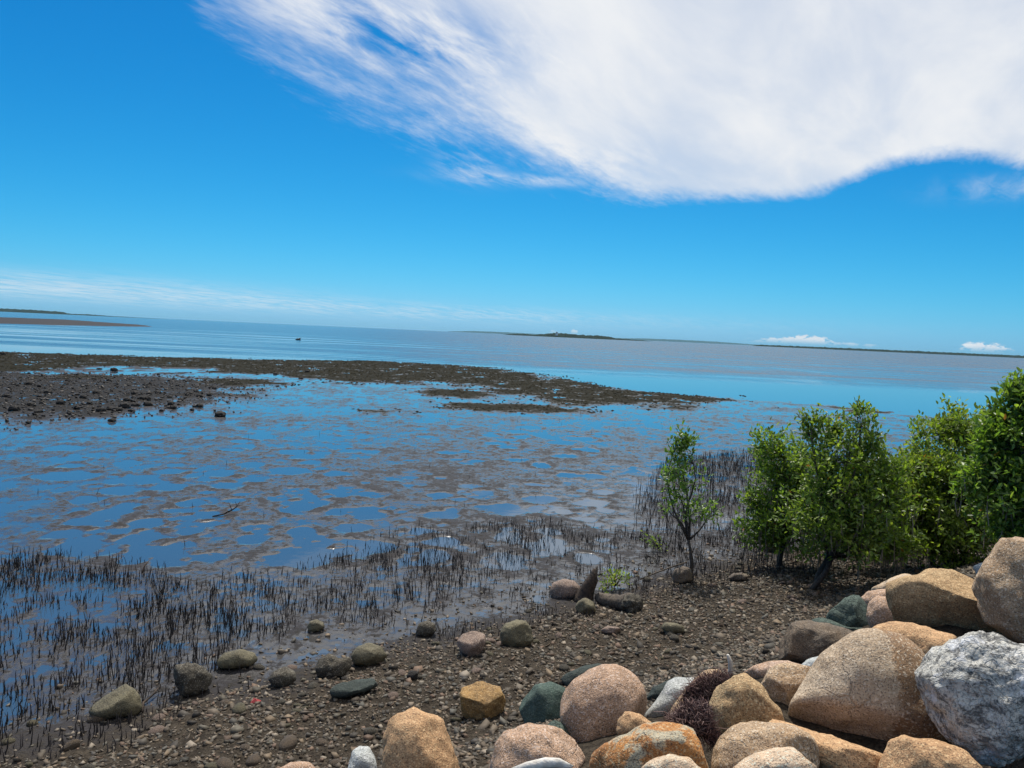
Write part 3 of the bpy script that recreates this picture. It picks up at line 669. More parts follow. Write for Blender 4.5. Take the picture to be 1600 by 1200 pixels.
 ('boulder', 'flat pinkish stone just showing at the bottom edge', [(428,1206),(455,1192),(480,1191),(502,1206),(470,1222)], 'pink', dict(lift=.5)),
 ('stone', 'square stone with ochre top and black shaded sides on gravel', [(718,1086),(722,1076),(750,1066),(782,1075),(791,1095),(788,1112),(762,1127),(738,1129),(722,1115)], 'ochretop', dict(sub=5, box=3.2, smooth=3, lift=.75, cuts=[((0,-.22,1),.56), ((-.35,-1,-.25),.62), ((.75,-.6,-.15),.66)])),
 ('stone', 'pointed olive stone among breathing roots, lowest at left', [(145,1110),(150,1098),(165,1085),(190,1070),(203,1076),(215,1090),(221,1105),(215,1118),(185,1124),(155,1123)], 'olive', dict(smooth=3, lift=.7, cuts=[((-.3,-.35,1),.62)])),
 ('stone', 'dark jagged stone crusted with oysters among roots', [(268,1050),(275,1040),(300,1037),(315,1045),(329,1054),(325,1077),(310,1085),(285,1089),(279,1070)], 'barnacle', dict(smooth=2, rough=.12, lift=.75, nscale=3.)),
 ('stone', 'oval olive brown stone in mud right of oyster stone', [(340,1035),(350,1020),(375,1015),(395,1020),(403,1031),(390,1041),(360,1046),(345,1044)], 'olive', dict(lift=.7)),
 ('stone', 'small dark egg shaped stone sitting on the wet mud', [(420,1062),(428,1048),(445,1042),(460,1050),(463,1063),(450,1073),(432,1075)], 'barnacle', dict(lift=.7)),
 ('stone', 'irregular dark stone with pale shells beside round brown stone', [(490,1048),(498,1032),(512,1022),(530,1030),(546,1026),(548,1045),(538,1058),(515,1061),(496,1058)], 'barnacle', dict(smooth=2, rough=.12, lift=.75, nscale=3.)),
 ('stone', 'round brown stone at the edge of the mud pool', [(548,1025),(556,1012),(575,1005),(595,1011),(606,1025),(598,1037),(575,1041),(555,1038)], 'olive', dict(lift=.7)),
 ('stone', 'flat grey green slab lying at the gravel edge', [(514,1078),(528,1069),(560,1062),(582,1061),(592,1072),(570,1082),(540,1090),(520,1089)], 'darkgreen', dict(smooth=2, box=3.2, lift=.7, cuts=[((0,-.2,1),.55)])),
 ('stone', 'small lone brown stone standing in shallow film of water', [(480,980),(484,971),(495,968),(505,973),(508,982),(497,988),(484,987)], 'olive', dict(lift=.7)),
 ('stone', 'dark low stone half hidden by roots above rosy stone', [(648,985),(654,974),(668,970),(680,976),(683,988),(668,996),(652,994)], 'barnacle', dict(lift=.7)),
 ('stone', 'rosy brown stone at the edge of the gravel', [(714,1002),(722,992),(740,986),(757,990),(760,1008),(752,1022),(735,1027),(720,1018)], 'rosebrown', dict(smooth=3, lift=.7, cuts=[((-.1,-.3,1),.66)])),
 ('stone', 'rounded grey olive stone right of the rosy stone', [(780,990),(786,977),(805,969),(822,971),(834,988),(835,1000),(820,1011),(800,1013),(784,1006)], 'olive', dict(lift=.7, sub=5)),
 ('stone', 'rounded brown stone behind the stump', [(857,925),(864,911),(880,905),(898,908),(912,920),(908,934),(880,938),(862,936)], 'rosebrown', dict(lift=.6)),
 ('stone', 'small pale olive stone in front of the stump', [(898,950),(904,939),(915,934),(928,941),(934,953),(920,961),(904,960)], 'olive', dict(lift=.7)),
 ('stone', 'flat tan stone lying alone on the gravel', [(1031,978),(1040,973),(1058,974),(1071,980),(1068,988),(1050,991),(1038,987)], 'olive', dict(lift=.8)),
 ('stone', 'olive stone standing among roots left of a trunk', [(1184,855),(1192,845),(1206,838),(1217,845),(1216,860),(1200,864),(1187,863)], 'olive', dict(lift=.7)),
 ('stone', 'brown stone at the foot of the thin sapling', [(1048,905),(1054,890),(1068,884),(1080,890),(1082,906),(1066,914),(1052,912)], 'brown', dict(lift=.7)),
 ('stone', 'low brown stone between sapling and mangrove trunks', [(1136,903),(1146,896),(1160,895),(1172,901),(1164,908),(1146,909)], 'brown', dict(lift=.7)),
 ('stone', 'small black stone on the gravel above the flat slab', [(635,1056),(640,1049),(650,1048),(655,1055),(648,1062),(638,1062)], 'oyster', dict(lift=.7)),
 ('stone', 'low grey stone lying in the gravel near the log', [(938,984),(950,978),(966,980),(972,986),(956,991),(943,990)], 'rosebrown', dict(lift=.6)),
]
for nm, lab, ol, mt, kw in ROCKS:
    rock(nm, 'boulder' if nm == 'boulder' else 'stone', lab, ol, mt, group='boulders of the shore bank' if nm == 'boulder' else 'loose stones on the shore', **kw)

LM = [(183,1097,'pointed olive stone'),(300,1062,'oyster-crusted jagged stone'),(372,1030,'oval olive brown stone'),(442,1060,'dark egg shaped stone'),(520,1042,'shell-covered irregular stone'),
      (577,1024,'round brown stone by the mud pool'),(552,1076,'flat grey green slab'),(494,978,'lone brown stone in the shallows'),(666,983,'dark low stone'),(737,1006,'rosy brown stone'),(808,990,'rounded grey olive stone'),
      (884,922,'brown stone behind the stump'),(916,948,'small stone before the stump'),(1052,982,'flat tan stone'),(1066,898,'sapling foot'),(1154,902,'low brown stone'),(985,945,'rotten log'),(755,1097,'square ochre-topped stone'),
      (850,1103,'spotted blue green stone'),(943,1100,'pink granite boulder'),(657,1170,'orange ribbed boulder'),(567,1195,'pointed pale grey stone'),(1270,1005,'dark brown rounded boulder'),(1325,962,'faceted green rock'),
      (60,900,'left picture edge, far side of the root patch'),(40,1000,'left picture edge, middle of the root patch'),(50,1130,'left bottom corner'),(160,960,'middle of the left root patch'),(400,920,'gap between the two root patches')]
def near(p):
    d3 = np.asarray(p)-CAM; zf = d3@fwd; px = CX+F_PX*(d3@RIGHT)/zf; py = CY-F_PX*(d3@UP)/zf
    return min(LM, key=lambda q: (q[0]-px)**2+((q[1]-py)*1.6)**2)[2]
# dark oyster rocks far out at left
FAR = [(158,640,10),(172,638,9),(183,638,12),(195,633,14),(205,641,8),(212,632,10),(231,631,10),(198,624,8),(222,621,8),(230,621,9),(210,613,9),(233,614,7),(247,613,7),
       (267,630,10),(271,636,9),(312,633,10),(312,618,8),(327,616,8),(344,646,16),(175,656,9),(283,624,7),(265,619,7),(22,638,12),(48,630,10),(60,642,10),(95,628,9),(120,636,9),
       (130,620,8),(10,618,9),(75,612,9),(150,612,8),(45,598,9),(178,577,8),(155,576,6),(44,660,7),(252,641,6),(292,616,6),(300,640,6),(140,629,8),(110,645,8),(335,606,6),(430,583,5),(470,590,6),(480,580,5),(5,552,7)]
proto = []
for k in range(5):
    n, f = ico(3); q = n*np.array([1, .85, .62]); q = q*(1+.32*fbm3(n*1.8+k*9.1, 4, .6))[:, None]; q[:, 2] = np.maximum(q[:, 2], -.22); q[:, 2] += .2
    proto.append(mesh('oyster_rock', q, f, MAT['oyster']))
for i, (px, py, wd) in enumerate(FAR):
    q, t = hit(px, py+wd*.3, 0, 0, 90); s_ = wd*t/F_PX/2
    o = obj('oyster_rock', proto[i % 5], None, (q[0], q[1], q[2]-.02)); s_ *= 1.35; o.location.z += .03; o.scale = (s_, s_*.9, s_*random.uniform(.8, 1.15)); o.rotation_euler = (0, 0, random.uniform(0, 6.28))
    lab_ = {344: 'largest lone black oyster rock, rightmost on the far left flat', 175: 'lone dark oyster rock lying nearest to the shore at far left', 195: 'broad black oyster rock in the row at the rubble edge',
            183: 'long low oyster rock left of the broad black one'}.get(px) or ('small black oyster rock %s' % ('amid the rubble near the left edge' if px < 155 else 'on seagrass bank shallows' if py < 600 else
            'at the near right edge of the rubble' if px < 240 else 'scattered in shallow water right of the rubble'))
    tag(o, lab_, 'rock', 'oyster rocks on the far left flat')

# rubble around them, gravel on the beach: uncountable small stones
def pebble_cloud(name, pos, size, cols, flat=.45, sub=1):
    n = np.array([(a_, b_, c_) for a_ in (-1, 1) for b_ in (-1, 1) for c_ in (-1, 1)], float)*.72
    f = np.array([(0, 1, 3, 2), (4, 6, 7, 5), (0, 4, 5, 1), (2, 3, 7, 6), (0, 2, 6, 4), (1, 5, 7, 3)])
    base = n[:12] if False else n
    K = len(pos); nv = len(base)
    var = []
    for k in range(24):
        b = base*np.array([1, random.uniform(.6, .95), random.uniform(flat*.7, flat*1.4)])
        b = b*(1+RNG.uniform(-.5, .25, size=(nv, 1)))+RNG.normal(0, .10, size=(nv, 3))*np.array([1, 1, .5]); a_ = random.uniform(0, 6.28)
        var.append(b)
    var = np.array(var)
    pick = RNG.integers(0, 24, K); ang = RNG.uniform(0, 2*pi, K); tl = RNG.normal(0, .28, size=(K, 2))
    v = var[pick]*size[:, None, None]
    x = v[..., 0].copy(); y = v[..., 1].copy(); zz = v[..., 2].copy()
    zz2 = zz+x*tl[:, 0:1]+y*tl[:, 1:2]
    ca, sa = np.cos(ang)[:, None], np.sin(ang)[:, None]
    V = np.stack([x*ca-y*sa, x*sa+y*ca, zz2], -1)+pos[:, None, :]
    Fa = (f[None]+np.arange(K)[:, None, None]*nv).reshape(-1, 4)
    Cc = np.repeat(cols, nv, axis=0)
    o = obj(name, mesh(name, V.reshape(-1, 3), Fa, MAT['pebble'], True, Cc)); return o
# icosahedron with 20 faces instead of subdivided
bm = bmesh.new(); bmesh.ops.create_icosphere(bm, subdivisions=1, radius=1)
_ico[1] = (np.array([q.co[:] for q in bm.verts]), np.array([[a.index for a in q.verts] for q in bm.faces])); bm.free()
PCOL = np.array([(.15, .118, .085), (.115, .092, .068), (.19, .15, .11), (.085, .072, .056), (.10, .095, .08), (.21, .155, .10), (.28, .235, .18), (.17, .11, .075), (.07, .062, .052), (.13, .115, .085)])
def pcol(n):
    c = PCOL[RNG.integers(0, len(PCOL), n)]*RNG.uniform(.45, 1.05, size=(n, 1)); return (c*.75+np.array([.098, .082, .064])*.2)*1.25
N = 64000
al = RNG.uniform(-6.5, 11, N); sv = RNG.uniform(-2.6, 1.5, N)
gx = T0[0]+UDIR[0]*al+NRM[0]*sv; gy = T0[1]+UDIR[1]*al+NRM[1]*sv
keep = RNG.uniform(size=N) < np.clip(.10+.95*sstep(sv+.5*fbm2(gx/.6, gy/.6, 3), -2.0, -1.15), 0, 1)
keep &= (np.abs(np.arctan2(gx, gy)) < radians(42)) & (gy > 3.2)
gx, gy = gx[keep], gy[keep]; K = len(gx)
gs = np.clip(RNG.lognormal(math.log(.0125), .48, K), .007, .05)
gz = ground(gx, gy)+gs*.12
tag(pebble_cloud('shore_gravel', np.stack([gx, gy, gz], 1), gs, pcol(K), .5), 'brown and grey shingle covering the beach below the boulders', 'gravel', kind='stuff')
# larger single stones of the beach
cob = []
for k in range(8):
    n, f = ico(2); q = n*np.array([1, random.uniform(.62, .9), random.uniform(.38, .6)])*(1+.20*fbm3(n*1.3+k*5.7, 3, .55))[:, None]
    mk = [MAT['rosebrown'], MAT['olive'], MAT['barnacle'], MAT['brown']][k % 4]
    cob.append(mesh('shingle_stone', q, f, mk))
cnt = 0
while cnt < 170:
    al_, s2 = random.uniform(-5, 8), random.uniform(-2.3, .2)
    x, y = T0+UDIR*al_+NRM*s2
    if y < 3.6 or abs(atan2(x, y)) > radians(34): continue
    if s2 < -1.6 and random.random() < .6: continue
    z = float(ground(np.array([x]), np.array([y]))[0]); sz = min(.085, random.lognormvariate(math.log(.042), .3))
    o = obj('shingle_stone', cob[cnt % 8], None, (x, y, z+sz*.15)); o.scale = (sz,)*3; o.rotation_euler = (random.gauss(0, .25), random.gauss(0, .25), random.uniform(0, 6.28))
    tag(o, '%s shingle stone lying nearest to the %s' % (['small rosy', 'small olive', 'small dark crusted', 'small brown'][cnt % 4], near((x, y, z))), 'stone', 'larger stones in the beach shingle'); cnt += 1
# rubble far left
N = 24000
bx0, by0 = RUBBLE.min(0); bx1, by1 = RUBBLE.max(0)
gx = RNG.uniform(max(bx0, -46), bx1+3, N); gy = RNG.uniform(by0-3, by1+2, N)
d_ = sdpoly(gx, gy, RUBBLE)+fbm2(gx/2, gy/2, 3)*1.6
keep = RNG.uniform(size=N) < sstep(d_, -2.6, 1.2)
gx, gy = gx[keep], gy[keep]; K = len(gx); gs = np.clip(RNG.lognormal(math.log(.026), .55, K), .010, .09)
gz = np.maximum(ground(gx, gy), -.02)+gs*.3
tag(pebble_cloud('oyster_rubble', np.stack([gx, gy, gz], 1), gs, np.array([(.056, .050, .044)])*RNG.uniform(.4, 2.0, size=(K, 1)), .5), 'dark oyster rubble spread over the far left flat', 'rubble', kind='stuff')

# seagrass tufts on the bank
N = 26000
bx0, by0 = BANK.min(0); bx1, by1 = BANK.max(0)
gx = RNG.uniform(max(bx0, -60), bx1+2, N); gy = RNG.uniform(by0-2, by1+2, N)
pd = np.full(N, -1e9)
for q in PATCH: pd = np.maximum(pd, sdpoly(gx, gy, q))
d_ = np.maximum(sdpoly(gx, gy, BANK)+fbm2(gx/3.2, gy/3.2, 4)*2.2, pd+fbm2(gx/1.4, gy/1.4, 4)*.9)
keep = (RNG.uniform(size=N) < sstep(d_, -1.2, 1.0)*.9) & (sdpoly(gx, gy, CHAN) < 0)
gx, gy = gx[keep], gy[keep]; K = len(gx); gz = np.maximum(ground(gx, gy), 0)
ang = RNG.uniform(0, pi, K); L = RNG.uniform(.05, .16, K); H = RNG.uniform(.015, .05, K)
V = np.zeros((K, 5, 3)); dx, dy = np.cos(ang)*L, np.sin(ang)*L
V[:, 0] = np.stack([gx-dx, gy-dy, gz-.01], 1); V[:, 1] = np.stack([gx+dx, gy+dy, gz-.01], 1)
V[:, 2] = np.stack([gx-dy, gy+dx, gz-.01], 1); V[:, 3] = np.stack([gx+dy, gy-dx, gz-.01], 1); V[:, 4] = np.stack([gx, gy, gz+H], 1)
fa = np.array([(0, 2, 4), (2, 1, 4), (1, 3, 4), (3, 0, 4)])
o = obj('seagrass', mesh('seagrass', V.reshape(-1, 3), (fa[None]+np.arange(K)[:, None, None]*5).reshape(-1, 3), MAT['seagrass'], False))
tag(o, 'dark olive seagrass mat on the exposed bank', 'seagrass', kind='stuff')

# ------------------------------------------------------------------ breathing roots (pneumatophores)
ZR = [([(-150,850),(0,865),(150,868),(230,885),(300,925),(420,955),(470,985),(400,1012),(330,1060),(250,1135),(150,1215),(-150,1260)], 400, .40, (.035, .145)),
      ([(230,905),(430,895),(520,862),(640,828),(830,813),(1000,835),(1060,850),(1065,935),(950,968),(860,990),(720,1005),(600,1000),(480,1000),(330,960)], 280, .44, (.03, .125)),
      ([(1000,770),(1040,722),(1180,700),(1330,715),(1430,780),(1530,880),(1420,918),(1300,928),(1180,925),(1060,930),(1000,880)], 230, .32, (.05, .155)),
      ([(200,1090),(400,1085),(330,1130),(180,1180)], 14, .5, (.06, .15)), ([(950,965),(1250,930),(1350,935),(1200,965),(1000,985)], 16, .45, (.05, .13)),
      ([(560,1000),(760,1000),(680,1035),(600,1030)], 12, .45, (.05, .12)), ([(0,700),(700,640),(1100,640),(1050,720),(800,830),(300,880),(0,850)], .35, .3, (.05, .12))]
roots = []
for poly, dens, th_, (h0, h1) in ZR:
    Wp = wpoly(poly); x0, y0 = Wp.min(0); x1, y1 = Wp.max(0); n = int((x1-x0)*(y1-y0)*dens)
    x = RNG.uniform(x0, x1, n); y = RNG.uniform(y0, y1, n)
    cl = .5+.42*fbm2(x/.55+3, y/.55, 3)+.25*fbm2(x/1.9, y/1.9, 2)
    e = sdpoly(x, y, Wp)
    k = (RNG.uniform(size=n) < sstep(cl, th_-.25, th_+.35)) & (e > -.25*RNG.uniform(size=n)) & (RNG.uniform(size=n) < sstep(e, -.3, .5)+.1)
    x, y, cl = x[k], y[k], cl[k]
    h = RNG.uniform(h0, h1, len(x))*(.75+.5*sstep(cl, .4, .8))
    roots.append(np.stack([x, y, ground(x, y), h], 1))
roots = np.concatenate(roots)
rnd = np.random.default_rng(5)
def root_shape(seed):
    r_ = np.random.default_rng(seed); P = np.array([(0, 0, -.12), (0, 0, .0), (r_.normal(0, .02), r_.normal(0, .02), .38), (r_.normal(0, .035), r_.normal(0, .035), .74), (r_.normal(0, .05), r_.normal(0, .05), 1.)])
    return tube(P, [.055, .052, .040, .030, .012], 4, False)
RS = [root_shape(k) for k in range(10)]
# big ones in view as single objects
dist = np.hypot(roots[:, 0], roots[:, 1]); app = roots[:, 3]/dist
vis = np.zeros(len(roots), bool)
for i in range(len(roots)):
    d3 = roots[i, :3]-CAM; zf = d3@fwd; px = CX+F_PX*(d3@RIGHT)/zf; py = CY-F_PX*(d3@UP)/zf
    vis[i] = 3 < px < 1597 and py < 1190
order = np.argsort(-np.where(vis, app, 0)); single = set(order[:300].tolist())
RM = [mesh('breathing_root', v*np.array([.9, .9, 1]), f, MAT['root']) for v, f in RS]
for i in order[:300]:
    x, y, z, h = roots[i]
    o = obj('breathing_root', RM[int(i) % 10], None, (x, y, z)); o.scale = (.115+.35*h,)*2+(h,) if False else (.10, .10, h)
    o.rotation_euler = (rnd.normal(0, .10), rnd.normal(0, .10), rnd.uniform(0, 6.28))
    tag(o, '%s black breathing root nearest to the %s' % ('tall' if h > .17 else 'short', near((x, y, z))), 'root', 'nearest mangrove breathing roots')
rest = np.array([i for i in range(len(roots)) if i not in single])
VV = []; FF = []; off = 0
shp = np.stack([v for v, f in RS]); fb = np.array(RS[0][1])
K = len(rest); pk = rnd.integers(0, 10, K); ang = rnd.uniform(0, 6.28, K); ln = rnd.normal(0, .11, size=(K, 2))
v = shp[pk].copy(); hgt = roots[rest, 3][:, None]
wd = np.where(roots[rest, 1] > 10, .10, .095)[:, None]
x = v[..., 0]*wd; y = v[..., 1]*wd; zz = v[..., 2]*hgt
ca, sa = np.cos(ang)[:, None], np.sin(ang)[:, None]
V = np.stack([x*ca-y*sa+zz*ln[:, :1]+roots[rest, 0][:, None], x*sa+y*ca+zz*ln[:, 1:]+roots[rest, 1][:, None], zz+roots[rest, 2][:, None]], -1)
o = obj('breathing_root_bed', mesh('breathing_root_bed', V.reshape(-1, 3), (fb[None]+np.arange(K)[:, None, None]*shp.shape[1]).reshape(-1, 4), MAT['rootbed']))
tag(o, 'dense bed of thin dark mangrove breathing roots in the mud', 'roots', kind='stuff')
print('roots', len(roots))

# ------------------------------------------------------------------ mangroves
GREENS = np.array([(.050, .098, .022), (.068, .125, .028), (.085, .145, .032), (.045, .085, .026), (.105, .160, .040), (.060, .100, .035)])
def leaves(bases, dirs, rnd_, ln=(.045, .078), tint=(1, 1, 1)):
    K = len(bases); L = rnd_.uniform(ln[0], ln[1], K); W = L*rnd_.uniform(.18, .26, K)
    d = dirs/np.linalg.norm(dirs, axis=1)[:, None]
    up = np.array([0, 0, 1.])+rnd_.normal(0, .55, size=(K, 3)); sd = np.cross(d, up); sd /= np.linalg.norm(sd, axis=1)[:, None]+1e-9
    nm = np.cross(sd, d); nm *= np.sign(nm[:, 2:3]+1e-6)
    def pt(a, b, c): return bases+d*(L*a)[:, None]+sd*(W*b)[:, None]+nm*(W*c)[:, None]
    V = np.stack([pt(0, 0, 0), pt(.35, 1, .30), pt(.72, .8, .18), pt(1, 0, -.15), pt(.72, -.8, .18), pt(.35, -1, .30)], 1)
    Fq = np.array([(0, 1, 2, 3), (0, 3, 4, 5)])
    Fa = (Fq[None]+np.arange(K)[:, None, None]*6).reshape(-1, 4)
    c = GREENS[rnd_.integers(0, len(GREENS), K)]*rnd_.uniform(1.5, 2.9, size=(K, 1))*np.array(tint)*np.array([1.22, 1.0, .75])
    yl = rnd_.uniform(size=K) < .0035; c[yl] = (.45, .20, .035)
    return V.reshape(-1, 3), Fa, np.repeat(c, 6, axis=0)
def tree(label, base_px, lobes, seed, trunk_r=.03, leaf=(.045, .078), tint=(1, 1, 1), per=11, strands=0, name='mangrove_tree', lean=None, fork=.35, trunks=1, group='mangroves at the water edge', grow=1.15, fill=1., shoots=9, lower=1.):
    """lobes: (px, py, rx px, ry px, depth offset m, clusters)"""
    rn = np.random.default_rng(seed)
    b, t = hit(*base_px); sc = t/F_PX
    root = obj(name, None, None, tuple(b)); tag(root, label, 'mangrove', group)
    cl = []; limbs = []; LC = []
    for (px, py, rx, ry, dz, n) in lobes:
        rx *= grow*1.36; ry *= grow*.95; py += 12*lower; n = int(n*2.3*fill)
        c = CAM+ray(px, py)*(t+dz); LC.append(c)
        k = rn.normal(size=(n, 3)); k /= np.linalg.norm(k, axis=1)[:, None]; k *= (rn.uniform(size=(n, 1))**.42)
        k *= 1+.18*rn.normal(size=(n, 1))
        q = c+k*np.array([rx*sc, rx*sc*.8, ry*sc])
        q = q+.10*np.stack([fbm3(q*3+7, 2), fbm3(q*3+19, 2), fbm3(q*3+31, 2)], 1)
        q = q[fbm3(q*2.6+seed, 3, .6)+.35*rn.normal(size=len(q)) > -.22]; cl.append(q)
    cl_all = np.concatenate(cl)
    fk = b+(np.mean(LC, axis=0)-b)*fork
    tp = bend_path(b-np.array([0, 0, .08]), fk, 6, .06, rn)
    rad = np.linspace(trunk_r*1.25, trunk_r*.8, 6); rad[0] *= 1.5
    v, f = tube(tp-b, rad, 8); obj('trunk', mesh('trunk', v, f, MAT['bark']), root)
    for k in range(1, trunks):
        a_ = rn.uniform(0, 6.28); st_ = b+np.array([cos(a_)*.18, sin(a_)*.18, -.05])
        v, f = tube(bend_path(st_, b+(LC[k % len(LC)]-b)*.6, 6, .08, rn)-b, np.linspace(trunk_r, trunk_r*.5, 6), 7); obj('trunk', mesh('trunk', v, f, MAT['bark']), root)
    allb = []; shoot_tw = []; top = np.argsort(-cl_all[:, 2])
    for k in range(shoots):                        # leggy shoots standing out of the crown
        q = cl_all[top[rn.integers(0, max(2, len(top)//3))]]; l_ = rn.uniform(.06, .20)
        e_ = q+np.array([rn.normal(0, .06), rn.normal(0, .06), l_]); path = bend_path(q, e_, 6, .04, rn)
        shoot_tw.append(tube(path-b, np.linspace(.005, .002, 6), 3, False))
        for p_ in path[1:]: allb.append(p_)
    for i, c in enumerate(LC):
        twigs = []
        path = bend_path(fk, c+(c-fk)*.05, 7, .07, rn)
        v, f = tube(path-b, np.linspace(trunk_r*.7, trunk_r*.15, 7), 6); limb = obj('limb', mesh('limb', v, f, MAT['bark']), root)
        for q in cl[i]:
            j = np.argmin(np.linalg.norm(path-q+np.array([0, 0, .12]), axis=1)); a0 = path[j]
            if rn.uniform() < .55:
                twigs.append(tube(bend_path(a0-b, q-b, 4, .08, rn), [.006, .005, .004, .0025], 3, False))
        if i == 0: twigs += shoot_tw
        if twigs: v, f = join(twigs); tag(obj('twigs', mesh('twigs', v, f, MAT['bark']), limb), kind='stuff')
    cen = np.mean(LC, axis=0)
    K = len(cl_all)*per
    src = np.repeat(cl_all, per, axis=0)
    if allb: src = np.concatenate([src, np.repeat(np.array(allb), 4, axis=0)]); K = len(src)
    out = src-cen; out /= np.linalg.norm(out, axis=1)[:, None]+1e-6
    jit = rn.normal(0, .042, size=(K, 3)); bs = src+jit
    dr = rn.normal(size=(K, 3))*.75+out*.35+np.array([0, 0, .35])+jit*6
    v, f, c_ = leaves(bs-b, dr, rn, leaf, tint)
    obj('crown', mesh('crown', v, f, MAT['leaf'], False, c_), root)
    if strands:
        S = []
        for _ in range(strands):
            q = cl_all[rn.integers(0, len(cl_all))]
            if q[2] > b[2]+1.15: continue
            l_ = rn.uniform(.10, .34); a0 = q-b
            S.append(tube(np.array([a0, a0+[rn.normal(0, .015), rn.normal(0, .015), -l_*.5], a0+[rn.normal(0, .025), rn.normal(0, .025), -l_]]), [.004, .008, .003], 3, False))
        if S:
            v, f = join(S); tag(obj('hanging_weed', mesh('hanging_weed', v, f, MAT['strand'], True, np.tile(np.array([(.27, .24, .19)]), (len(v), 1))), root), kind='stuff')
    return root
tree('slender mangrove sapling standing alone left of the trees', (1078, 906), [(1072, 708, 17, 26, 0, 26), (1068, 745, 24, 28, 0, 42), (1062, 775, 22, 14, 0, 16), (1078, 800, 34, 16, 0, 16), (1045, 795, 12, 14, .1, 9), (1112, 800, 14, 14, 0, 9), (1066, 690, 8, 12, 0, 8)], 3, .022, (.05, .075), (.80, .92, 1.05), 9, fork=.42, fill=.5, grow=.92, shoots=5, lower=0.)
tree('leafy mangrove with leaning dark trunk, left of the tall one', (1222, 886), [(1218, 740, 38, 44, 0, 90), (1222, 690, 30, 34, 0, 60), (1190, 775, 22, 22, 0, 30), (1215, 800, 34, 26, -.1, 60), (1255, 770, 34, 46, 0, 80), (1240, 715, 30, 36, .1, 55), (1195, 820, 26, 18, 0, 40), (1245, 832, 34, 18, -.1, 50)], 8, .035, per=14, strands=260, fork=.32, fill=.75, tint=(.95, 1., .9))
tree('tall mangrove with sparse leggy top in the middle of clump', (1278, 918), [(1268, 650, 12, 22, .2, 16), (1340, 660, 26, 30, .2, 42), (1300, 665, 18, 22, .2, 22), (1300, 720, 46, 40, .1, 90), (1320, 780, 58, 44, 0, 150), (1290, 810, 46, 28, -.1, 95), (1350, 730, 30, 36, .3, 55), (1375, 800, 34, 40, 0, 70), (1335, 635, 9, 10, .2, 8), (1360, 690, 18, 18, .2, 20), (1392, 745, 30, 34, .2, 60), (1335, 835, 46, 20, -.1, 80), (1392, 838, 36, 22, .1, 70)], 14, .035, (.045, .08), per=13, strands=420, fork=.28, fill=.8, trunks=2)
tree('wispy mangrove sapling top showing behind the round bush', (1450, 860), [(1452, 668, 16, 20, 0, 16), (1447, 700, 24, 20, 0, 26), (1425, 720, 20, 20, 0, 22), (1400, 725, 24, 26, 0, 30)], 19, .02, per=8, fork=.5, tint=(.85, .95, 1.05), fill=.6, shoots=6)
tree('wide round mangrove bush in front of the bank boulders', (1480, 884), [(1500, 660, 34, 34, .2, 90), (1535, 700, 46, 50, .2, 150), (1470, 735, 56, 44, .1, 170), (1440, 790, 52, 46, 0, 160), (1510, 780, 58, 54, -.1, 210), (1495, 830, 46, 32, -.2, 110), (1560, 790, 40, 50, 0, 120), (1405, 810, 34, 36, .1, 70), (1400, 765, 34, 36, .1, 80), (1425, 740, 34, 34, .15, 70), (1385, 830, 34, 26, -.1, 60)], 27, .035, per=14, strands=420, fork=.30, trunks=4, tint=(1.12, 1.05, .95))
tree('tallest mangrove cut off by the right edge', (1650, 880), [(1592, 612, 20, 22, .3, 50), (1600, 650, 40, 40, .3, 110), (1640, 690, 70, 60, .3, 200), (1610, 750, 50, 60, .2, 140), (1660, 800, 70, 50, .2, 150), (1645, 620, 46, 36, .3, 110), (1605, 800, 36, 40, .2, 80), (1568, 670, 30, 44, .25, 90), (1560, 740, 34, 44, .2, 80)], 33, .06, per=14, fork=.35, trunks=2, strands=150, tint=(.85, .95, .95))

# small seedling by the stump
tree('tiny green mangrove seedling sprouting behind the stump', (958, 922), [(962, 906, 15, 9, 0, 16), (950, 914, 10, 6, 0, 8), (975, 912, 8, 6, 0, 6)], 41, .006, (.03, .05), (1.25, 1.15, .8), 7, fork=.5, shoots=0, lower=0., grow=.9, fill=.6, name='mangrove_seedling', group='mangrove seedlings')
tree('tiny mangrove seedling among roots left of the sapling', (1030, 862), [(1024, 845, 10, 9, 0, 10), (1035, 852, 8, 6, 0, 6)], 43, .006, (.03, .05), (1., 1., .9), 6, fork=.5, shoots=0, lower=0., grow=.9, fill=.6, name='mangrove_seedling', group='mangrove seedlings')

# ------------------------------------------------------------------ dead wood
rn = np.random.default_rng(77)
b, t = hit(912, 940)
sc = t/F_PX
root = obj('tree_stump', None, None, tuple(b)); tag(root, 'broken dark tree stump with a pointed splintered top', 'stump')
tip = CAM+ray(929, 888)*t
pth = bend_path(b-[0, 0, .05]-b, tip-b, 7, .03, rn)
v, f = tube(pth, np.array([20, 15, 12, 10, 8, 5, 1.5])*sc, 9)
v = v*(1+.22*fbm3(v*14, 3)[:, None]*np.array([1, 1, .1])); obj('trunk', mesh('trunk', v, f, MAT['stump']), root)
v, f = tube(bend_path(pth[4]+np.array([.02, 0, 0]), pth[6]+np.array([.03, 0, .03]), 4, .02, rn), np.array([5, 4, 3, .8])*sc, 5); obj('splinter', mesh('splinter', v, f, MAT['deadwood']), root)
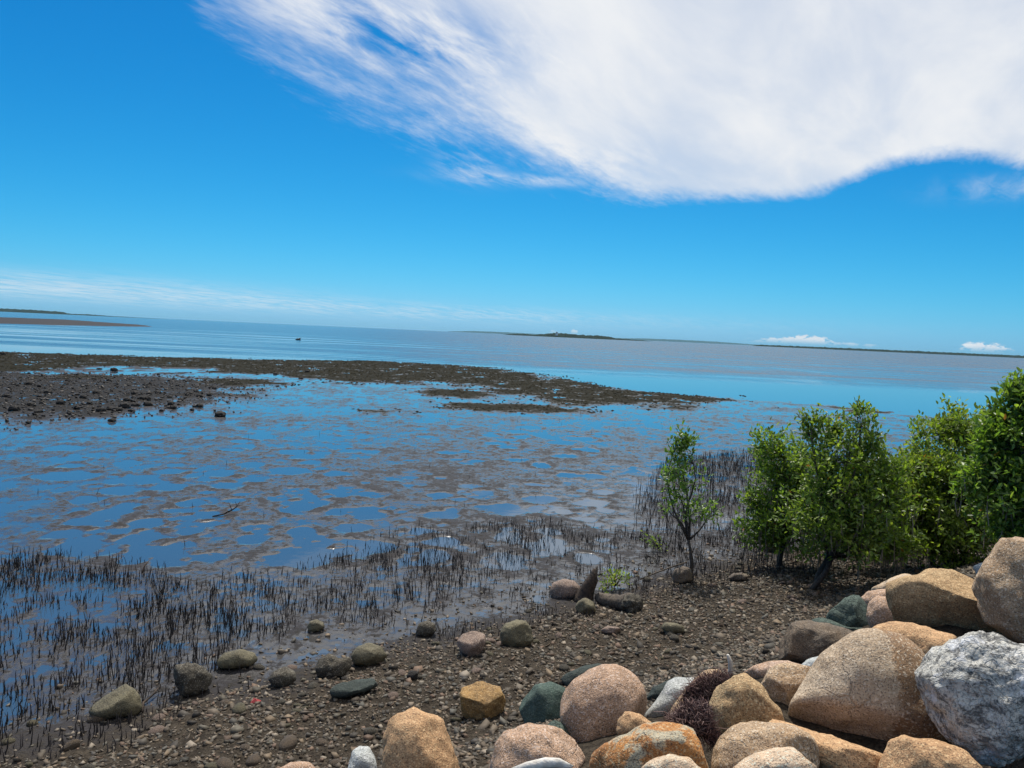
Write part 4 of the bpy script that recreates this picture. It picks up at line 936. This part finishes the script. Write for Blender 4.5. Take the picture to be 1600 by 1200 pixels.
# log beside it
b, t = hit(972, 955); sc = t/F_PX
e = CAM+ray(988, 943)*(t-.05); e0 = CAM+ray(936, 934)*(t+.35)
pth = bend_path(e0-b, e-b, 9, .02, rn); v, f = tube(pth, np.array([9, 10, 11, 11, 12, 12, 14, 15, 13])*sc, 12)
v = v*(1+.12*fbm3(v*11+4, 4)[:, None])
lg = obj('fallen_log', mesh('fallen_log', v, f, MAT['deadwood']), None, tuple(b)); tag(lg, 'short rotten log lying beside the stump', 'log')
v, f = ico(4); v = v*np.array([17, 15, 15])*sc*(1+.25*fbm3(v*2.5, 4)[:, None]); b2 = CAM+ray(988, 944)*(t-.06)
o = obj('oyster_lump', mesh('oyster_lump', v, f, MAT['barnacle']), None, tuple(b2)); tag(o, 'dark stone with pale oyster shells at the end of log', 'stone')
def stick(name, label, cat, pts_px, rads, mat, lift=.02, sides=6, forks=()):
    P = []
    for (px, py, h) in pts_px:
        q, t_ = hit(px, py, h); P.append(q)
    P = np.array(P); b_ = P[0].copy()
    parts = [tube(P-b_, rads, sides)]
    o_ = obj(name, mesh(name, *parts[0], mat), None, tuple(b_)); tag(o_, label, cat)
    for (i, dv, r_) in forks:
        v_, f_ = tube(np.array([P[i]-b_, P[i]-b_+np.array(dv)*.5+[0, 0, .01], P[i]-b_+np.array(dv)]), [r_, r_*.7, r_*.3], 5); obj('twig', mesh('twig', v_, f_, mat), o_)
    return o_
stick('fallen_branch', 'long thin bare branch resting against the sapling foot', 'branch', [(1000, 905, .03), (1030, 893, .08), (1052, 885, .12), (1074, 878, .17)], [.008, .009, .010, .008], MAT['deadwood'])
stick('dead_branch', 'dark curved twig lying right of the pointed olive stone', 'branch', [(222, 1112, .01), (224, 1098, .03), (238, 1086, .04), (250, 1072, .06)], [.012, .010, .008, .004], MAT['stump'], forks=[(2, (.07, .03, .02), .005)])
stick('dead_branch', 'thin straight twig lying on mud below oyster stone', 'branch', [(262, 1109, .008), (290, 1105, .008), (328, 1097, .012)], [.005, .007, .004], MAT['stump'])
stick('dead_branch', 'dark forked branch lying on the open mud among pools', 'branch', [(332, 807, .01), (350, 803, .02), (362, 797, .06), (370, 792, .12)], [.010, .012, .012, .006], MAT['stump'], forks=[(1, (.10, .02, .06), .007), (2, (.12, .05, .08), .008), (2, (-.06, .02, .12), .007), (3, (.06, 0, .10), .005), (3, (-.03, 0, .09), .005)])
stick('dead_branch', 'twig poking from shallow water beyond the near roots', 'branch', [(222, 896, 0.0), (226, 884, .05), (233, 876, .10)], [.012, .010, .005], MAT['stump'])
# bleached driftwood
b, t = hit(1142, 1058); sc = t/F_PX
pp = [CAM+ray(1141, 1062)*t, CAM+ray(1142, 1046)*(t-.02), CAM+ray(1141, 1034)*(t-.03), CAM+ray(1137, 1023)*(t-.04)]
pp = np.array(pp); b = pp[0].copy()
v, f = tube(pp-b, np.array([4.2, 3.8, 3.4, 2.0])*sc, 7); o = obj('driftwood', mesh('driftwood', v, f, MAT['driftwood']), None, tuple(b)); tag(o, 'white bleached driftwood stick standing up from the dry seaweed', 'driftwood')
pp = np.array([CAM+ray(x, y)*2.95 for x, y in [(800, 1204), (825, 1197), (850, 1193), (872, 1192), (890, 1200)]]); b = pp[0].copy(); sc = 2.95/F_PX
v, f = tube(pp-b, np.array([4, 7, 8, 7, 4])*sc, 9); v = v*(1+.1*fbm3(v*60, 3)[:, None])
o = obj('driftwood', mesh('driftwood', v, f, MAT['driftwood']), None, tuple(b)); tag(o, 'bleached driftwood piece lying at the bottom edge', 'driftwood')
# snag standing in the far water
q = P0(466, 531); root = obj('drowned_snag', None, None, (q[0], q[1], -.1)); root.scale = (.6, .6, .5); tag(root, 'dark drowned snag poking out of the distant bay water', 'snag')
v, f = tube(np.array([(-.9, 0, 0), (-.3, .1, .45), (.3, 0, .55), (.9, .1, 1.0)]), [.25, .28, .22, .06], 7); obj('trunk', mesh('trunk', v, f, MAT['stump']), root)
for e in [(.8, 0, .3), (.5, .2, .95), (-.5, .1, .8), (1.0, -.1, .1)]:
    v, f = tube(np.array([(.0, 0, .4), np.array(e)*.6+[0, 0, .2], e]), [.2, .16, .05], 6); obj('limb', mesh('limb', v, f, MAT['stump']), root)

# ------------------------------------------------------------------ dry seaweed heaps
def seaweed(label, ol, seed, push, n=1500):
    P = np.array(ol, float); x0, y0 = P.min(0); x1, y1 = P.max(0); cx, cy = (x0+x1)/2, (y0+y1)/2; hw, hh = (x1-x0)/2, (y1-y0)/2
    c, t_ = hit(cx, cy, 0, .45*hh/F_PX); t_ += push; c = CAM+ray(cx, cy)*t_; sc_ = t_/F_PX
    wv = ray(cx, cy); wv /= np.linalg.norm(wv); uv = RIGHT-wv*(RIGHT@wv); uv /= np.linalg.norm(uv); vv = np.cross(uv, wv)
    R = radial(ol, cx, cy, smooth=4); rn_ = np.random.default_rng(seed)
    def surf(nv, k=1.):
        th_ = np.arctan2(nv[:, 1], nv[:, 0]); rho = np.hypot(nv[:, 0], nv[:, 1]); Rn = np.interp((th_+pi)/(2*pi)*256, np.arange(257), np.append(R, R[0]))
        return (uv[None]*(Rn*rho*np.cos(th_))[:, None]+vv[None]*(Rn*rho*np.sin(th_))[:, None]+wv[None]*(.55*sqrt(hw*hh)*nv[:, 2])[:, None])*sc_*k
    nv, f_ = ico(3)
    root_ = obj('dry_seaweed', None, None, tuple(c)); tag(root_, label, 'seaweed', 'heaps of dry seaweed on the boulders')
    v_ = surf(nv, .86); obj('core', mesh('core', v_, f_, MAT['strand'], True, np.tile([(.045, .028, .026)], (len(v_), 1))), root_)
    d_ = rn_.normal(size=(n, 3)); d_ /= np.linalg.norm(d_, axis=1)[:, None]; d_[:, 2] = -np.abs(d_[:, 2])
    s0 = surf(d_, .88); S = []; cc = []
    for i in range(n):
        a_ = rn_.normal(size=3); o_ = s0[i]/(np.linalg.norm(s0[i])+1e-9); l_ = rn_.uniform(.02, .05)
        p1 = s0[i]+a_*l_*.35+o_*l_*.25; p2 = p1+rn_.normal(size=3)*l_*.35+o_*l_*.08
        v_, fq = tube(np.array([s0[i], p1, p2]), [.0013, .0016, .0008], 3, False); S.append((v_, fq))
        k_ = np.array([(.15, .085, .075), (.10, .055, .055), (.21, .135, .12), (.075, .045, .045), (.28, .2, .18)])[rn_.integers(0, 5)]; cc.append(np.tile(k_, (len(v_), 1)))
    v_, fq = join(S); obj('strands', mesh('strands', v_, fq, MAT['strand'], True, np.concatenate(cc)), root_)['kind'] = 'stuff'
seaweed('purple brown dry seaweed draped below the white driftwood stick', [(1058,1098),(1065,1080),(1090,1066),(1110,1056),(1140,1048),(1145,1060),(1130,1080),(1112,1095),(1085,1104),(1066,1106)], 5, -.35)
seaweed('purple brown dry seaweed heap between lichen rock and golden boulder', [(1040,1128),(1060,1115),(1080,1102),(1105,1098),(1112,1120),(1118,1150),(1112,1172),(1098,1150),(1075,1138),(1050,1136)], 6, -.3)

# red scrap
q, t = hit(399, 1097, .01)
v = np.array([(-.035, -.02, 0), (.03, -.025, .008), (.04, .02, .004), (-.02, .028, .018), (0, 0, .03)]); v = np.concatenate([v, v-[0, 0, .004]])
f = [(0, 1, 4), (1, 2, 4), (2, 3, 4), (3, 0, 4), (6, 5, 9), (7, 6, 9), (8, 7, 9), (5, 8, 9), (0, 5, 6, 1), (1, 6, 7, 2), (2, 7, 8, 3), (3, 8, 5, 0)]
o = obj('plastic_scrap', mesh('plastic_scrap', v, f, MAT['red'], False), None, tuple(q)); tag(o, 'crumpled red plastic scrap on the mud', 'litter')
